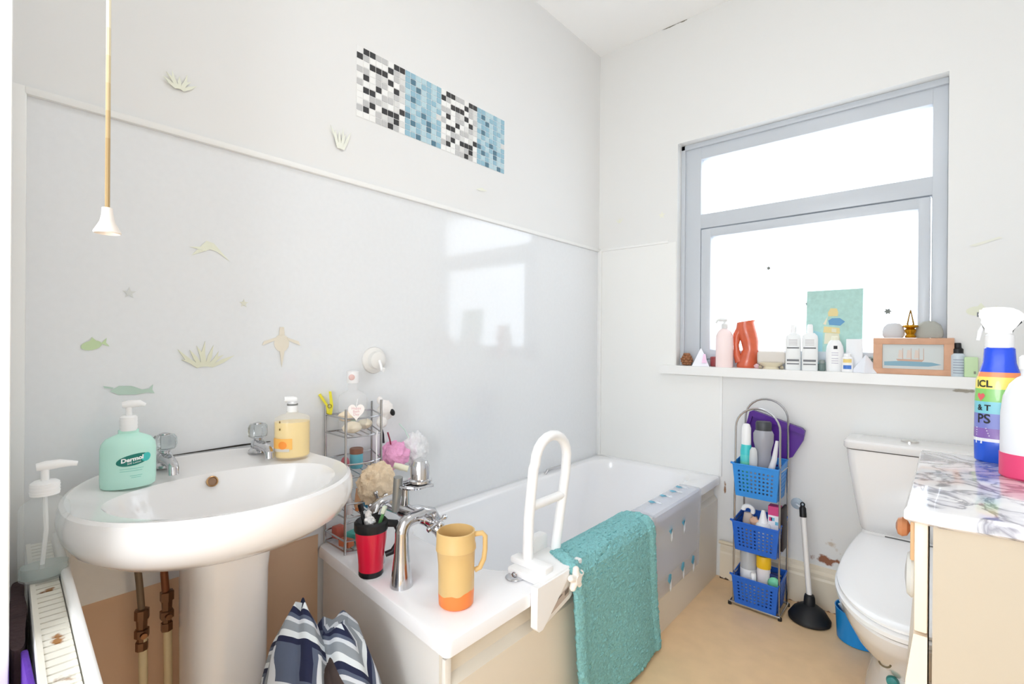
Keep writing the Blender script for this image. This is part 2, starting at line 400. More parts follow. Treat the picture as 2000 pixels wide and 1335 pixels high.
for i, (x, z, s, where) in enumerate(((-0.616, 1.539, 0.022, 'highest and leftmost of the three'), (-0.449, 1.357, 0.022, 'beside the teal picture'), (-0.152, 1.311, 0.030, 'right of the teal picture'))):
    b = MB((x, FY + 0.030, z))
    for p in star(6, 0.5, 0.55): b.prism(p, 0.0015 / s, basis_back(x, z, s, 0.3 * i, FY + 0.0295))
    o = b.build('window_sticker', mat('grey_vinyl', (120, 124, 118), 0.6), smooth=False)
    tag(o, 'small grey flower sticker on the lower pane, ' + where, 'sticker', 'grey stickers on the window')
# mosaic strip: two repeats of two printed sheets of small square tiles
b = MB((W, 1.30, 2.07))
mo = [mat('tile_black', (58, 58, 60), 0.25), mat('tile_grey', (196, 196, 196), 0.25), mat('tile_light', (222, 222, 220), 0.25), mat('tile_white', (243, 243, 241), 0.25),
      mat('tile_blue', (150, 188, 205), 0.25), mat('tile_pale_blue', (186, 212, 220), 0.25), mat('tile_teal', (88, 124, 142), 0.25), mat('grout', (236, 236, 235), 0.6)]
BWROWS = ['B#BB##..', '.BBG..BB', 'GG.GG.B.', '.G.BBB.G', '.B.....B', 'G..G.B..', '..GLGLGB', '.BB.BL..', '.GG.GLGL', 'GBB.GBBG', '.LB.LGBB', '...GG.BL']
BW = ['WBBGGWBB', 'BGWWWBGL', 'WWBBBWGL', 'GGWGLBWG', 'WBWGGWBL', 'GWWBWLGL', 'WBBWGGLW', 'WWGGLWLB', 'WGBWBBBW', 'GBWGLGBL', 'WWWGGBGW']
BU = ['bbppbpb', 'bTpbbpb', 'bbTpbpb', 'pbbpbbp', 'bTbpbpb', 'pbpbbpL', 'bpbTbpb', 'TbpbTbb', 'bTbpTpb', 'bpbpbpp', 'bbTppTb']
ty0, ty1, tz1, tz0 = 0.902, 1.668, 2.198, 1.950
seqc = []
for rep in range(2):
    for c in range(8): seqc.append((BW, c))
    for c in range(7): seqc.append((BU, c))
nc, nr = len(seqc), 11
cw, chh = (ty1 - ty0) / nc, (tz1 - tz0) / nr
key = {'B': 0, 'G': 1, 'L': 2, 'W': 3, 'b': 4, 'p': 5, 'T': 6}
b.mi = 7; b.box(W - 0.005, W - 0.0025, ty0, ty1, tz0, tz1)
for ci, (tab, c) in enumerate(seqc):
    for r in range(nr):
        if ci == 0 and r in (0, 2): continue
        ch = tab[r][c]
        b.mi = key[ch]
        y = ty0 + ci * cw; z = tz1 - (r + 1) * chh
        b.box(W - 0.0045, W - 0.0008, y + cw * .06, y + cw * .94, z + chh * .06, z + chh * .94)
tag(b.build('mosaic_strip', mo, smooth=False), 'strip of small black, white and blue square mosaic tiles high on the long wall', 'wall mosaic')
# ------------------------------------------------------------------ light pull cord
cx_, cy_ = -0.905, 0.1395
t = thing('light_pull_cord', 'beige pull cord with a white bell shaped end hanging from the ceiling', 'light pull', (cx_, cy_, CEIL))
O = (cx_, cy_, CEIL)
b = MB(O); b.tube([(cx_ + 0.0, cy_, CEIL), (cx_, cy_, 1.358)], 0.0029, 8)
b.build('cord', banded('cord_fabric', [(-3, (172, 146, 104)), (-1.42, (184, 160, 120)), (-1.38, (194, 174, 136)), (-1.34, (204, 188, 152)), (-1.30, (214, 202, 172)), (-1.26, (224, 216, 192)), (-1.21, (232, 228, 212))], 0.8), t)
b = MB(O); b.lathe([(0.0035, 0.038), (0.0065, 0.037), (0.007, 0.027), (0.009, 0.017), (0.0155, 0.004), (0.0165, 0.0015), (0.015, 0.0), (0.008, 0.007)], 24, (cx_, cy_, 1.322))
b.build('bell_pull', mat('aged_plastic', (240, 232, 224), 0.35), t)
b = MB(O); b.lathe([(0.035, -0.03), (0.04, 0)], 24, (cx_, cy_, CEIL)); b.build('ceiling_switch', WPLA, t)
# ceiling lamp (above the frame) that lights the room
t = thing('ceiling_lamp', 'round white flush lamp on the ceiling', 'lamp', (-0.45, 1.0, CEIL))
b = MB((-0.45, 1.0, CEIL)); b.lathe([(0.15, -0.03), (0.16, 0)], 32, (-0.45, 1.0, CEIL)); b.build('lamp_base', WPLA, t)
ld = bpy.data.lights.new('lamp_light', 'AREA'); ld.shape = 'DISK'; ld.size = 0.5; ld.energy = 3.8; ld.color = (0.93, 0.97, 1.0)
lo = bpy.data.objects.new('lamp_light', ld); C.objects.link(lo); lo.location = (-0.45, 1.0, CEIL - 0.04)
# ------------------------------------------------------------------ bath
BY0, BX1, BZ = 0.709, -0.805, 0.503
def skew(p):
    if p.y < 1.3:
        p.y += 0.063 * (-0.813 - p.x) / 0.703 * (1 - max(0, p.y - 0.709) / 0.6) if p.y < 1.309 else 0
    return p
BO = (-1.16, 1.6, 0)
bath = thing('bathtub', 'white bathtub along the wall with cream front panel and grey-white end panel', 'bathtub', BO)
b = MB(BO)
spec = [(W + 0.004, BX1 - 0.004, BY0 + 0.004, D - 0.006, 0.012, 0.463), (W + 0.002, BX1, BY0, D - 0.005, 0.016, 0.466), (W + 0.002, BX1, BY0, D - 0.005, 0.016, 0.490),
        (W + 0.004, BX1 - 0.003, BY0 + 0.003, D - 0.006, 0.018, 0.499), (W + 0.010, BX1 - 0.010, BY0 + 0.010, D - 0.010, 0.02, 0.503),
        (W + 0.060, BX1 - 0.090, 1.00, D - 0.05, 0.14, 0.503), (W + 0.066, BX1 - 0.098, 1.008, D - 0.06, 0.14, 0.499), (W + 0.070, BX1 - 0.104, 1.014, D - 0.07, 0.14, 0.490),
        (W + 0.085, BX1 - 0.125, 1.03, D - 0.10, 0.14, 0.40), (W + 0.10, BX1 - 0.14, 1.05, D - 0.22, 0.14, 0.22), (W + 0.13, BX1 - 0.17, 1.08, D - 0.30, 0.12, 0.13), (W + 0.20, BX1 - 0.24, 1.15, D - 0.42, 0.1, 0.105)]
b.loft([[skew(p) for p in rrect(*s, n=8)] for s in spec], cap0=False)
b.build('tub', ACRYL, bath)
# front panel with recessed top band
b = MB(BO)
pr = [(-0.850, 0.0), (-0.822, 0.0), (-0.818, 0.385), (-0.836, 0.405), (-0.838, 0.466), (-0.855, 0.466)]
b.prism(pr, D - 0.008 - BY0 - 0.02, Matrix(((1, 0, 0, 0), (0, 0, -1, D - 0.008), (0, 1, 0, 0), (0, 0, 0, 1))))
FP = mat('cream_bath_panel', (226, 218, 203), 0.25); b.build('front_panel', FP, bath, smooth=False)
EP = mat('end_panel', (238, 236, 232), 0.5)
b = MB(BO)
z0, z1 = 0.0, 0.464
q = [(W + 0.003, BY0 + 0.082), (-0.832, BY0 + 0.020), (-0.828, BY0 + 0.030), (W + 0.003, BY0 + 0.096)]
b.prism(q, z1 - z0, Matrix.Translation((0, 0, z0)))
b.build('end_panel', EP, bath, smooth=False)
b = MB(BO); b.box(-0.832, -0.820, BY0 + 0.008, BY0 + 0.028, 0, 0.455, 0.003); b.build('corner_post', mat('post_white', (232, 228, 220), 0.5), bath)
b = MB(BO)
b.tube([(W + 0.045, 1.94, 0.506), (W + 0.052, 1.95, 0.522), (W + 0.052, 2.13, 0.522), (W + 0.045, 2.14, 0.506)], 0.008, 8)
b.build('grip_handle', CHROME, bath)
# waste plug disc with its chain bracket on the rim
t = thing('bath_plug', 'round chrome plug lying on bath rim beside white grab rail', 'plug', (-0.888, 1.033, BZ))
b = MB(); b.lathe([(0.024, 0), (0.026, 0.003), (0.022, 0.006), (0.008, 0.007), (0.0, 0.007)], 28, cap1=False); b.build('disc', CHROME, t)
b = MB(); b.tube(arc((0, 0, 0.006), 0.009, 0, PI, 10), 0.002, 8); b.build('ring', CHROME, t)
# bath mixer tap
TX, TY = -1.09, 0.795
t = thing('bath_mixer_tap', 'chrome bath shower mixer with two tapered pillars and cross handles', 'tap', (-1.17, 0.83, BZ))
O = (-1.17, 0.83, BZ)
for px_, py_ in ((TX, TY), (-1.262, 0.822)):
    b = MB(O)
    b.lathe([(0.031, 0.0), (0.031, 0.006), (0.027, 0.03), (0.021, 0.085), (0.0185, 0.13), (0.0185, 0.145)], 24, (px_, py_, BZ), cap1=False)
    b.tube([(px_, py_, BZ + 0.138)] + [(px_, py_ + 0.03 - 0.03 * math.cos(a), BZ + 0.143 + 0.03 * math.sin(a)) for a in (0.0, .4, .8, 1.2, PI / 2)] + [(px_, py_ + 0.075, BZ + 0.174)], 0.0185, 20)
    b.build('pillar', CHROME, t)
BYY = 0.868; ZB = BZ + 0.164
b = MB(O); b.tube([(-1.285, BYY, ZB), (-1.20, BYY, ZB), (-1.175, BYY, ZB), (-1.15, BYY, ZB), (-1.065, BYY, ZB)], [0.018, 0.018, 0.023, 0.018, 0.018], 20)
b.tube([(-1.175, BYY, ZB - 0.005), (-1.175, BYY + 0.05, ZB - 0.012), (-1.172, BYY + 0.10, ZB - 0.03), (-1.17, BYY + 0.115, ZB - 0.06)], [0.018, 0.017, 0.016, 0.017], 18)
b.build('body', CHROME, t)
b = MB(O); b.tube([(-1.06, BYY, ZB - 0.01), (-1.035, BYY + 0.01, ZB - 0.022), (-1.02, BYY + 0.02, ZB - 0.05)], [0.016, 0.016, 0.018], 16); b.build('spout', CHROME, t)
for s, hx in ((1, -1.030), (-1, -1.315)):
    b = MB(O)
    b.tube([(hx - s * 0.035, BYY, ZB), (hx - s * 0.012, BYY, ZB), (hx - s * 0.010, BYY, ZB), (hx + s * 0.012, BYY, ZB)], [0.016, 0.016, 0.009, 0.009], 14)
    for k in range(4):
        a = k * PI / 2 + 0.35
        d = Vector((0, math.cos(a), math.sin(a))); c = Vector((hx, BYY, ZB))
        b.tube([c, c + d * 0.022, c + d * 0.028, c + d * 0.034], [0.0045, 0.0045, 0.008, 0.006], 10)
    b.ball((hx + s * 0.014, BYY, ZB), 0.011)
    b.build('cross_handle', CHROME, t)
b = MB(O); b.tube([(-1.175, BYY, ZB), (-1.175, BYY, ZB + 0.05), (-1.175, BYY, ZB + 0.09)], [0.014, 0.011, 0.011], 16)
b.tube(arc((-1.135, BYY, ZB + 0.088), 0.045, 0, 2 * PI, 28, 'xy')[:-1], 0.006, 8, closed=True)
for k in range(5): b.tube([(-1.175 + 0.02 * k, BYY - 0.03, ZB + 0.088), (-1.165 + 0.02 * k, BYY + 0.03, ZB + 0.088)], 0.005, 6)
b.build('cradle', CHROME, t)
b = MB(O); b.tube([(-1.160, 0.822, ZB + 0.015), (-1.152, 0.822, ZB + 0.06), (-1.146, 0.822, ZB + 0.115)], [0.010, 0.0125, 0.013], 18)
b.build('shower_handle', mat('grey_grip', (150, 152, 150), 0.35, 0.6), t)
b = MB(O); b.lathe([(0.034, 0.0), (0.034, 0.006), (0.027, 0.010), (0.027, 0.045), (0.020, 0.060), (0.008, 0.066), (0.0, 0.066)], 24, (-1.115, 0.875, ZB + 0.098), cap1=False)
b.build('shower_head', CHROME, t)
# travel mug
MP = (-1.208, 0.775, BZ)
t = viewthing('travel_mug', 'red travel mug with black lid, base and handle on bath corner', 'mug', MP)
RED = mat('red_plastic', (214, 22, 58), 0.3, coat=0.3)
b = MB(); b.lathe([(0.034, 0.016), (0.0345, 0.03), (0.037, 0.06), (0.0425, 0.10), (0.044, 0.13)], 32); b.build('cup', RED, t)
b = MB(); b.lathe([(0.032, 0.0), (0.034, 0.003), (0.034, 0.016)], 32); b.build('base_ring', BLACK, t)
b = MB(); b.lathe([(0.0455, 0.127), (0.047, 0.131), (0.047, 0.150), (0.042, 0.156), (0.038, 0.150), (0.03, 0.140), (0.0, 0.140)], 32, cap1=False); b.build('lid', BLACK, t)
b = MB(); b.tube([(0.040, 0, 0.142), (0.068, 0, 0.138), (0.078, 0, 0.118), (0.074, 0, 0.080), (0.060, 0, 0.058), (0.040, 0, 0.052)], [0.011, 0.011, 0.010, 0.009, 0.009, 0.008], 12)
b.build('handle', BLACK, t)
def stick(name, label, cat, p0, p1, r, m, head=None, hm=None):
    t = thing(name, label, cat, p0)
    v = Vector(p1) - Vector(p0)
    b = MB(); b.tube([(0, 0, 0), tuple(v * .5), tuple(v * .8), tuple(v)], [r, r * 1.15, r, r * 1.1], 10); b.build('handle', m, t)
    if head:
        b = MB(); hd = v.normalized(); s = hd.cross(Vector((0.3, 1, 0))).normalized()
        rt = hd.to_track_quat('Z', 'Y').to_matrix()
        b.box(-r * 1.5, r * 1.5, -r * .9, r * 1.6, 0, head, r * .5, rot=rt, about=(0, 0, 0))
        for w_ in b.bm.verts: w_.co += v * 0.97
        b.build('head', hm, t)
    return t
stick('toothbrush', 'black toothbrush standing in the red travel mug', 'toothbrush', (-1.222, 0.762, BZ + 0.142), (-1.232, 0.758, BZ + 0.178), 0.0045, BLACK, 0.022, BLACK)
stick('toothbrush', 'green and white toothbrush standing in the red travel mug', 'toothbrush', (-1.190, 0.79, BZ + 0.142), (-1.180, 0.796, BZ + 0.175), 0.0045, mat('leaf_green', (92, 150, 92), 0.4), 0.022, mat('bristle', (226, 236, 216), 0.7))
b = MB((-1.205, 0.768, BZ + 0.142)); b.ball((-1.205, 0.768, BZ + 0.155), 0.017, 0.014, 0.013, nz=0.5, ns=30); b.ball((-1.209, 0.766, BZ + 0.172), 0.010, 0.009, 0.011, nz=0.4, ns=30)
tag(b.build('crumpled_sachet', WPLA), 'crumpled white sachet sticking out of the red mug', 'sachet')
# yellow jug
JP = (-0.914, 0.835, BZ)
t = viewthing('jug', 'pale yellow plastic jug with orange foot on bath ledge', 'jug', JP)
YJ = mat('yellow_jug', (234, 200, 134), 0.35)
nt = YJ.node_tree; bs = nt.nodes['Principled BSDF']
tc = nt.nodes.new('ShaderNodeTexCoord'); sp = nt.nodes.new('ShaderNodeSeparateXYZ'); nt.links.new(tc.outputs['Object'], sp.inputs[0])
nz_ = nt.nodes.new('ShaderNodeTexNoise'); nz_.inputs['Scale'].default_value = 22; nt.links.new(tc.outputs['Object'], nz_.inputs['Vector'])
m1 = nt.nodes.new('ShaderNodeMath'); m1.operation = 'MULTIPLY_ADD'; m1.inputs[1].default_value = 0.028; nt.links.new(nz_.outputs['Fac'], m1.inputs[0])
m2 = nt.nodes.new('ShaderNodeMath'); m2.operation = 'MULTIPLY_ADD'; m2.inputs[1].default_value = -0.16; nt.links.new(sp.outputs[0], m2.inputs[0]); nt.links.new(sp.outputs[2], m2.inputs[2])
nt.links.new(m2.outputs[0], m1.inputs[2])
m3 = nt.nodes.new('ShaderNodeMath'); m3.operation = 'LESS_THAN'; m3.inputs[1].default_value = 0.052; nt.links.new(m1.outputs[0], m3.inputs[0])
mx = nt.nodes.new('ShaderNodeMix'); mx.data_type = 'RGBA'; mx.inputs['A'].default_value = col(220, 186, 126); mx.inputs['B'].default_value = col(243, 136, 66)
nt.links.new(m3.outputs[0], mx.inputs['Factor']); nt.links.new(mx.outputs['Result'], bs.inputs['Base Color'])
b = MB()
rings = []
for r, z in ((0.040, 0), (0.044, 0.004), (0.0455, 0.03), (0.046, 0.10), (0.0475, 0.138), (0.0500, 0.141), (0.0495, 0.150), (0.0475, 0.156), (0.0470, 0.185), (0.0440, 0.186), (0.0435, 0.15), (0.042, 0.02), (0.0, 0.012)):
    ring = []
    for i in range(36):
        a = 2 * PI * i / 36; k = 1.0
        if 0.12 < z < 0.19: k += 0.10 * max(0, math.cos(a - PI * 1.12)) ** 8 * (1 if z > 0.15 else 0.6)
        ring.append((r * k * math.cos(a), r * k * math.sin(a), z))
    rings.append(ring)
b.loft(rings, cap1=False)
b.build('body', YJ, t)
b = MB(); b.tube([(0.046, 0, 0.174), (0.066, 0, 0.176), (0.073, 0, 0.168), (0.073, 0, 0.135), (0.070, 0, 0.11), (0.060, 0, 0.088), (0.047, 0, 0.082)], 0.0065, 10); b.build('handle', mat('yellow_handle', (220, 186, 126), 0.35), t)
# grab rail clamped on the rim
GX = -0.880
O = (GX, 1.14, BZ)
t = thing('bath_grab_rail', 'white looped grab rail with cross bar clamped over the bath rim', 'grab rail', O)
b = MB(O)
la, lb = (GX, 1.080, 0.524), (GX, 1.218, 0.535)
loop = [la, (GX, 1.085, 0.66), (GX, 1.105, 0.80)] + [(GX, 1.193 + 0.080 * math.cos(a), 0.812 + 0.072 * math.sin(a)) for a in [PI - PI * i / 10 for i in range(0, 11)]] + [(GX, 1.268, 0.76), (GX, 1.240, 0.64), lb, (GX, 1.216, 0.512)]
b.tube(loop, 0.0155, 16)
b.build('loop', WPLA, t)
b = MB(O); b.tube([(GX, 1.086, 0.690), (GX, 1.250, 0.690)], 0.0135, 14); b.build('cross_bar', WPLA, t)
b = MB(O); b.box(-0.918, -0.786, 1.035, 1.225, 0.505, 0.526, 0.005); b.box(-0.945, -0.912, 1.15, 1.22, 0.520, 0.57, 0.006)
b.box(-0.93, -0.80, 1.06, 1.10, 0.525, 0.545, 0.006)
b.build('top_plate', WPLA, t)
b = MB(O)
# sloped outer bracket: tapering jaw running down the panel
pr = [(1.003, 0.520), (1.150, 0.520), (1.145, 0.50), (1.040, 0.412), (1.026, 0.402), (1.010, 0.402), (1.001, 0.412)]
b.prism(pr, 0.022, Matrix(((0, 0, 1, -0.803), (1, 0, 0, 0), (0, 1, 0, 0), (0, 0, 0, 1))))
b.build('jaw', WPLA, t, smooth=False)
b = MB(O)
pr = [(1.150, 0.515), (1.175, 0.500), (1.172, 0.440), (1.160, 0.432), (1.040, 0.404), (1.030, 0.412)]
b.prism(pr, 0.014, Matrix(((0, 0, 1, -0.801), (1, 0, 0, 0), (0, 1, 0, 0), (0, 0, 0, 1))))
b.build('back_plate', mat('offwhite_plastic', (232, 228, 222), 0.4), t, smooth=False)
b = MB(O)
b.prism([(1.070, 0.425), (1.155, 0.447), (1.156, 0.470), (1.072, 0.450)], 0.0008, Matrix(((0, 0, 1, -0.786), (1, 0, 0, 0), (0, 1, 0, 0), (0, 0, 0, 1))))
jl = b.build('maker_label', mat('label_grey', (190, 176, 166), 0.5), t, smooth=False)
b = MB(O)
b.prism([(1.132, 0.450), (1.150, 0.455), (1.150, 0.468), (1.132, 0.463)], 0.0006, Matrix(((0, 0, 1, -0.7850), (1, 0, 0, 0), (0, 1, 0, 0), (0, 0, 0, 1))))
b.prism([(1.074, 0.446), (1.120, 0.458), (1.120, 0.461), (1.074, 0.449)], 0.0006, Matrix(((0, 0, 1, -0.7850), (1, 0, 0, 0), (0, 1, 0, 0), (0, 0, 0, 1))))
b.build('print', mat('dark_print', (120, 108, 100), 0.5), t, smooth=False)
b = MB(O)
kc = Vector((-0.770, 1.165, 0.492)); b.tube([kc + Vector((-0.03, 0, 0)), kc + Vector((0.012, 0, 0))], 0.013, 14)
for k in range(5):
    a = 2 * PI * k / 5 + 0.3; d = Vector((0, math.cos(a), math.sin(a)))
    b.tube([kc, kc + d * 0.016, kc + d * 0.026], [0.012, 0.011, 0.009], 12); b.ball(kc + d * 0.026, 0.0095)
b.build('star_knob', mat('knob_white', (242, 236, 228), 0.4), t)
# teal bath mat hung over the rim
b = MB((-0.79, 1.42, 0.3))
NU, NV = 150, 90
path = [(-0.945, 0.40), (-0.928, 0.47), (-0.912, 0.508), (-0.88, 0.522), (-0.83, 0.524), (-0.798, 0.518), (-0.782, 0.49), (-0.782, 0.40), (-0.786, 0.25), (-0.784, 0.12), (-0.780, 0.02)]
def along(tt):
    L = [0]
    for a, c in zip(path, path[1:]): L.append(L[-1] + math.hypot(c[0] - a[0], c[1] - a[1]))
    s = tt * L[-1]
    for i in range(len(path) - 1):
        if s <= L[i + 1] or i == len(path) - 2:
            k = (s - L[i]) / (L[i + 1] - L[i]); return path[i][0] + k * (path[i + 1][0] - path[i][0]), path[i][1] + k * (path[i + 1][1] - path[i][1])
rows = []
for i in range(NU + 1):
    tt = i / NU; x, z = along(tt); row = []
    e0 = 1.255 - 0.10 * min(1, tt / 0.30) + 0.060 * max(0, (tt - 0.30) / 0.70)
    e1 = 1.665 + 0.012 * min(1, tt / 0.25) + 0.085 * max(0, (tt - 0.25) / 0.75)
    for j in range(NV + 1):
        v = j / NV; y = e0 + (e1 - e0) * v
        nx = 0.0055 * noise.noise(Vector((y * 90, tt * 110, 3))) + 0.010 * max(0, tt - 0.3) * math.sin(9 * v + 2)
        edge = min(v, 1 - v)
        if edge < 0.09: nx += 0.009 * math.sin(PI * edge / 0.09)
        row.append(Vector((x + nx + 0.004, y + 0.004 * noise.noise(Vector((y * 30, tt * 40, 8))), max(z + (nx if tt < 0.42 and tt > 0.12 else 0), 0.012))))
    rows.append(row)
b.loft(rows, False, False, closed=False)
TEAL = mat('teal_chenille', (134, 192, 194), 0.95, bump=1.0, bscale=300, var=0.20, vscale=160)
tag(b.build('bath_mat', TEAL, solid=0.012), 'fluffy teal bath mat hung over the bath rim', 'bath mat')
# clear non slip mat over the rim, printed with blue marks
CM = mat('clear_vinyl', (226, 230, 240), 0.12, trans=0.0, alpha=0.38)
t = thing('clear_vinyl_mat', 'clear plastic bath mat with small blue printed marks draped over rim', 'bath mat', (-0.80, 1.97, 0.33))
O = (-0.80, 1.97, 0.33)
b = MB(O)
pth = [(-0.905, 0.500), (-0.895, 0.5075), (-0.85, 0.5085), (-0.806, 0.508), (-0.7990, 0.500), (-0.798, 0.45), (-0.803, 0.38), (-0.806, 0.25), (-0.808, 0.16)]
b.loft([[Vector((x, 1.74 + (2.23 - 1.74) * v / 16 + 0.012 * (0.5 - z), z)) for v in range(17)] for x, z in pth], False, False, closed=False)
b.build('sheet', CM, t, solid=0.0015)
BLU = mat('blue_print', (96, 178, 206), 0.4); WPR = mat('white_print', (240, 244, 248), 0.4)
def foot(M, n1='blue_mark'):
    b = MB(O)
    b.prism([(-0.012, 0.008), (0.0, 0.026), (0.014, 0.022), (0.014, 0.006), (0.004, -0.006)], 0.0008, M)
    b.build(n1, BLU, t, smooth=False)
    b = MB(O)
    b.prism([(0.006, 0.008), (0.016, 0.006), (0.015, -0.020), (0.008, -0.032), (0.003, -0.020)], 0.0008, M)
    b.build('white_mark', WPR, t, smooth=False)
def onpanel(y, z, s=1.2):
    x = -0.797 if z > 0.43 else (-0.801 if z > 0.36 else -0.8045)
    return Matrix(((0, 0, 1, x), (1, 0, 0, y), (0, 1, 0, z), (0, 0, 0, 1))) @ Matrix.Scale(s, 4)
for y, z in ((1.899, 0.400), (2.031, 0.398), (1.900, 0.197), (2.035, 0.200), (2.150, 0.190)): foot(onpanel(y, z, 1.3))
for x, y in ((-0.868, 1.89), (-0.868, 2.00), (-0.862, 2.09), (-0.868, 2.17)):
    foot(Matrix(((0, -1, 0, x), (1, 0, 0, y), (0, 0, 1, 0.5093), (0, 0, 0, 1))))
# ------------------------------------------------------------------ basin
BC = (-1.27, 0.417)
t = thing('pedestal_basin', 'white ceramic wash basin on a pedestal with two chrome taps', 'wash basin', (-1.34, 0.41, 0))
O = (-1.34, 0.41, 0)
N = 64
def outer(s, z, dx=0.0, wall=True):
    pts = []
    for i in range(N):
        a = 2 * PI * i / N; c, s_ = math.cos(a), math.sin(a)
        if c >= 0: x = 0.272 * s * c; y = 0.290 * s * s_
        else:
            n = 2.0 / 3.0
            x = -0.246 * (s if s < 1 else 1.0) * abs(c) ** n; y = 0.290 * s * math.copysign(abs(s_) ** n, s_)
            y *= 1 - 0.10 * abs(c) ** 2
        X = BC[0] + x + dx
        if wall: X = max(X, W + 0.003)
        k = max(0, (-1.36 - X) / 0.15)
        pts.append(Vector((X, BC[1] + y, z + 0.025 * min(1, k) * (1 if z > 0.79 else 0))))
    return pts
def inner(s, z, fx=0.224, bx=0.135, ly=0.235, dx=0.02):
    pts = []
    for i in range(N):
        a = 2 * PI * i / N; c, s_ = math.cos(a), math.sin(a)
        pts.append(Vector((BC[0] + dx + s * (fx if c > 0 else bx) * c, BC[1] + 0.004 + s * ly * s_, z)))
    return pts
b = MB(O)
ped = [(-1.36 + 0.12 * math.cos(2 * PI * i / N), 0.42 + 0.10 * math.sin(2 * PI * i / N)) for i in range(N)]
R = [[Vector((x, y, 0.70)) for x, y in ped], outer(0.70, 0.712, -0.02), outer(0.84, 0.724, -0.012), outer(0.945, 0.750), outer(1.0, 0.776), outer(1.012, 0.795), outer(1.008, 0.815), outer(0.992, 0.829), outer(0.965, 0.834), outer(0.94, 0.832)]
R += [inner(1.0, 0.829), inner(0.965, 0.818), inner(0.92, 0.79), inner(0.84, 0.745), inner(0.66, 0.712), inner(0.35, 0.700), inner(0.1, 0.697)]
b.loft(R, cap0=False)
b.build('bowl', CERAM, t)
b = MB(O)
rg = []
for z, hx, hy in ((0.0, 0.12, 0.108), (0.02, 0.118, 0.105), (0.05, 0.108, 0.094), (0.3, 0.098, 0.084), (0.60, 0.104, 0.086), (0.715, 0.12, 0.096)):
    rg.append([Vector((-1.335 + hx * math.copysign(abs(math.cos(a)) ** 0.6, math.cos(a)), 0.437 + hy * math.copysign(abs(math.sin(a)) ** 0.6, math.sin(a)), z)) for a in [2 * PI * i / 48 for i in range(48)]])
b.loft(rg); b.build('pedestal', CERAM, t)
b = MB(O); ax = Vector((0.93, 0.0, 0.36)).normalized(); oc = Vector((-1.3745, 0.421, 0.810))
b.lathe([(0.0125, -0.006), (0.0135, 0.003), (0.0105, 0.004), (0.0095, -0.001)], 24, oc, ax, cap0=False, cap1=False)
b.build('overflow_ring', mat('brass_ring', (176, 138, 96), 0.3, 0.9), t)
b = MB(O); b.lathe([(0.0105, -0.003), (0.0105, 0.001)], 24, oc, ax); b.build('overflow_grating', mat('overflow_brown', (150, 118, 92), 0.5), t)
# fish shaped gold badge on the front
b = MB(O)
bc = Vector((-1.013, 0.452, 0.772)); n_ = Vector((0.95, 0.16, -0.05)).normalized(); r_ = Vector((-n_.y, n_.x, 0)).normalized(); u_ = n_.cross(r_) * 1.0
Mb = Matrix(((r_.x, u_.x, n_.x, bc.x), (r_.y, u_.y, n_.y, bc.y), (r_.z, u_.z, n_.z, bc.z), (0, 0, 0, 1))) @ Matrix.Rotation(0.2, 4, 'Z')
b.prism([(0.016 * math.cos(a), 0.0052 * math.sin(a)) for a in [2 * PI * i / 20 for i in range(20)]], 0.003, Mb)
b.prism([(0.011, 0), (0.022, 0.006), (0.018, 0), (0.022, -0.006)], 0.003, Mb)
b.build('badge', mat('gold_badge', (206, 176, 40), 0.35, 0.4), t)
CRY = mat('crystal', (225, 230, 232), 0.05, 0.0, trans=0.85, ior=1.5)
for (x, y, z) in ((-1.452, 0.338, 0.850), (-1.452, 0.560, 0.850)):
    tp = None
    b = MB(O)
    b.lathe([(0.024, 0.0), (0.024, 0.006), (0.018, 0.012), (0.017, 0.03), (0.012, 0.036), (0.012, 0.045)], 24, (x, y, z))
    b.tube([(x, y, z + 0.020), (x + 0.03, y, z + 0.022), (x + 0.065, y, z + 0.018), (x + 0.078, y, z + 0.008), (x + 0.080, y, z - 0.006)], [0.016, 0.014, 0.012, 0.012, 0.011], 14)
    tp = b.build('tap', CHROME, t)
    b = MB(O)
    rr = []
    for r, zz in ((0.013, 0.040), (0.024, 0.046), (0.026, 0.055), (0.025, 0.072), (0.019, 0.080)):
        rr.append([Vector((x + r * (1 + 0.06 * (-1) ** i) * math.cos(2 * PI * i / 16), y + r * (1 + 0.06 * (-1) ** i) * math.sin(2 * PI * i / 16), z + zz)) for i in range(16)])
    b.loft(rr); b.build('tap_handle', CRY, tp, smooth=False)
    b = MB(O); b.lathe([(0.012, 0.080), (0.012, 0.083), (0.004, 0.085)], 16, (x, y, z)); b.build('tap_cap', CHROME, tp)
b = MB(O); b.tube([(-1.372, 0.575, 0.83), (-1.352, 0.572, 0.808), (-1.347, 0.571, 0.79)], 0.0016, 6); 
b.tube(arc((-1.346, 0.571, 0.778), 0.011, 0, 2 * PI, 16, 'yz')[:-1], 0.003, 8, closed=True); b.build('chain_ring', CHROME, t)
# dark strip painted in as the shade of the gap behind the basin
b = MB((W, 0.5, 0.86)); b.tube([(W + 0.002, 0.36, 0.862), (W + 0.002, 0.45, 0.8625), (W + 0.002, 0.54, 0.863), (W + 0.002, 0.62, 0.8615)], [0.0009, 0.0018, 0.0026, 0.001], 6)
b.build('trim_9', mat('gap_shade', (52, 48, 44), 0.8), kind='structure')
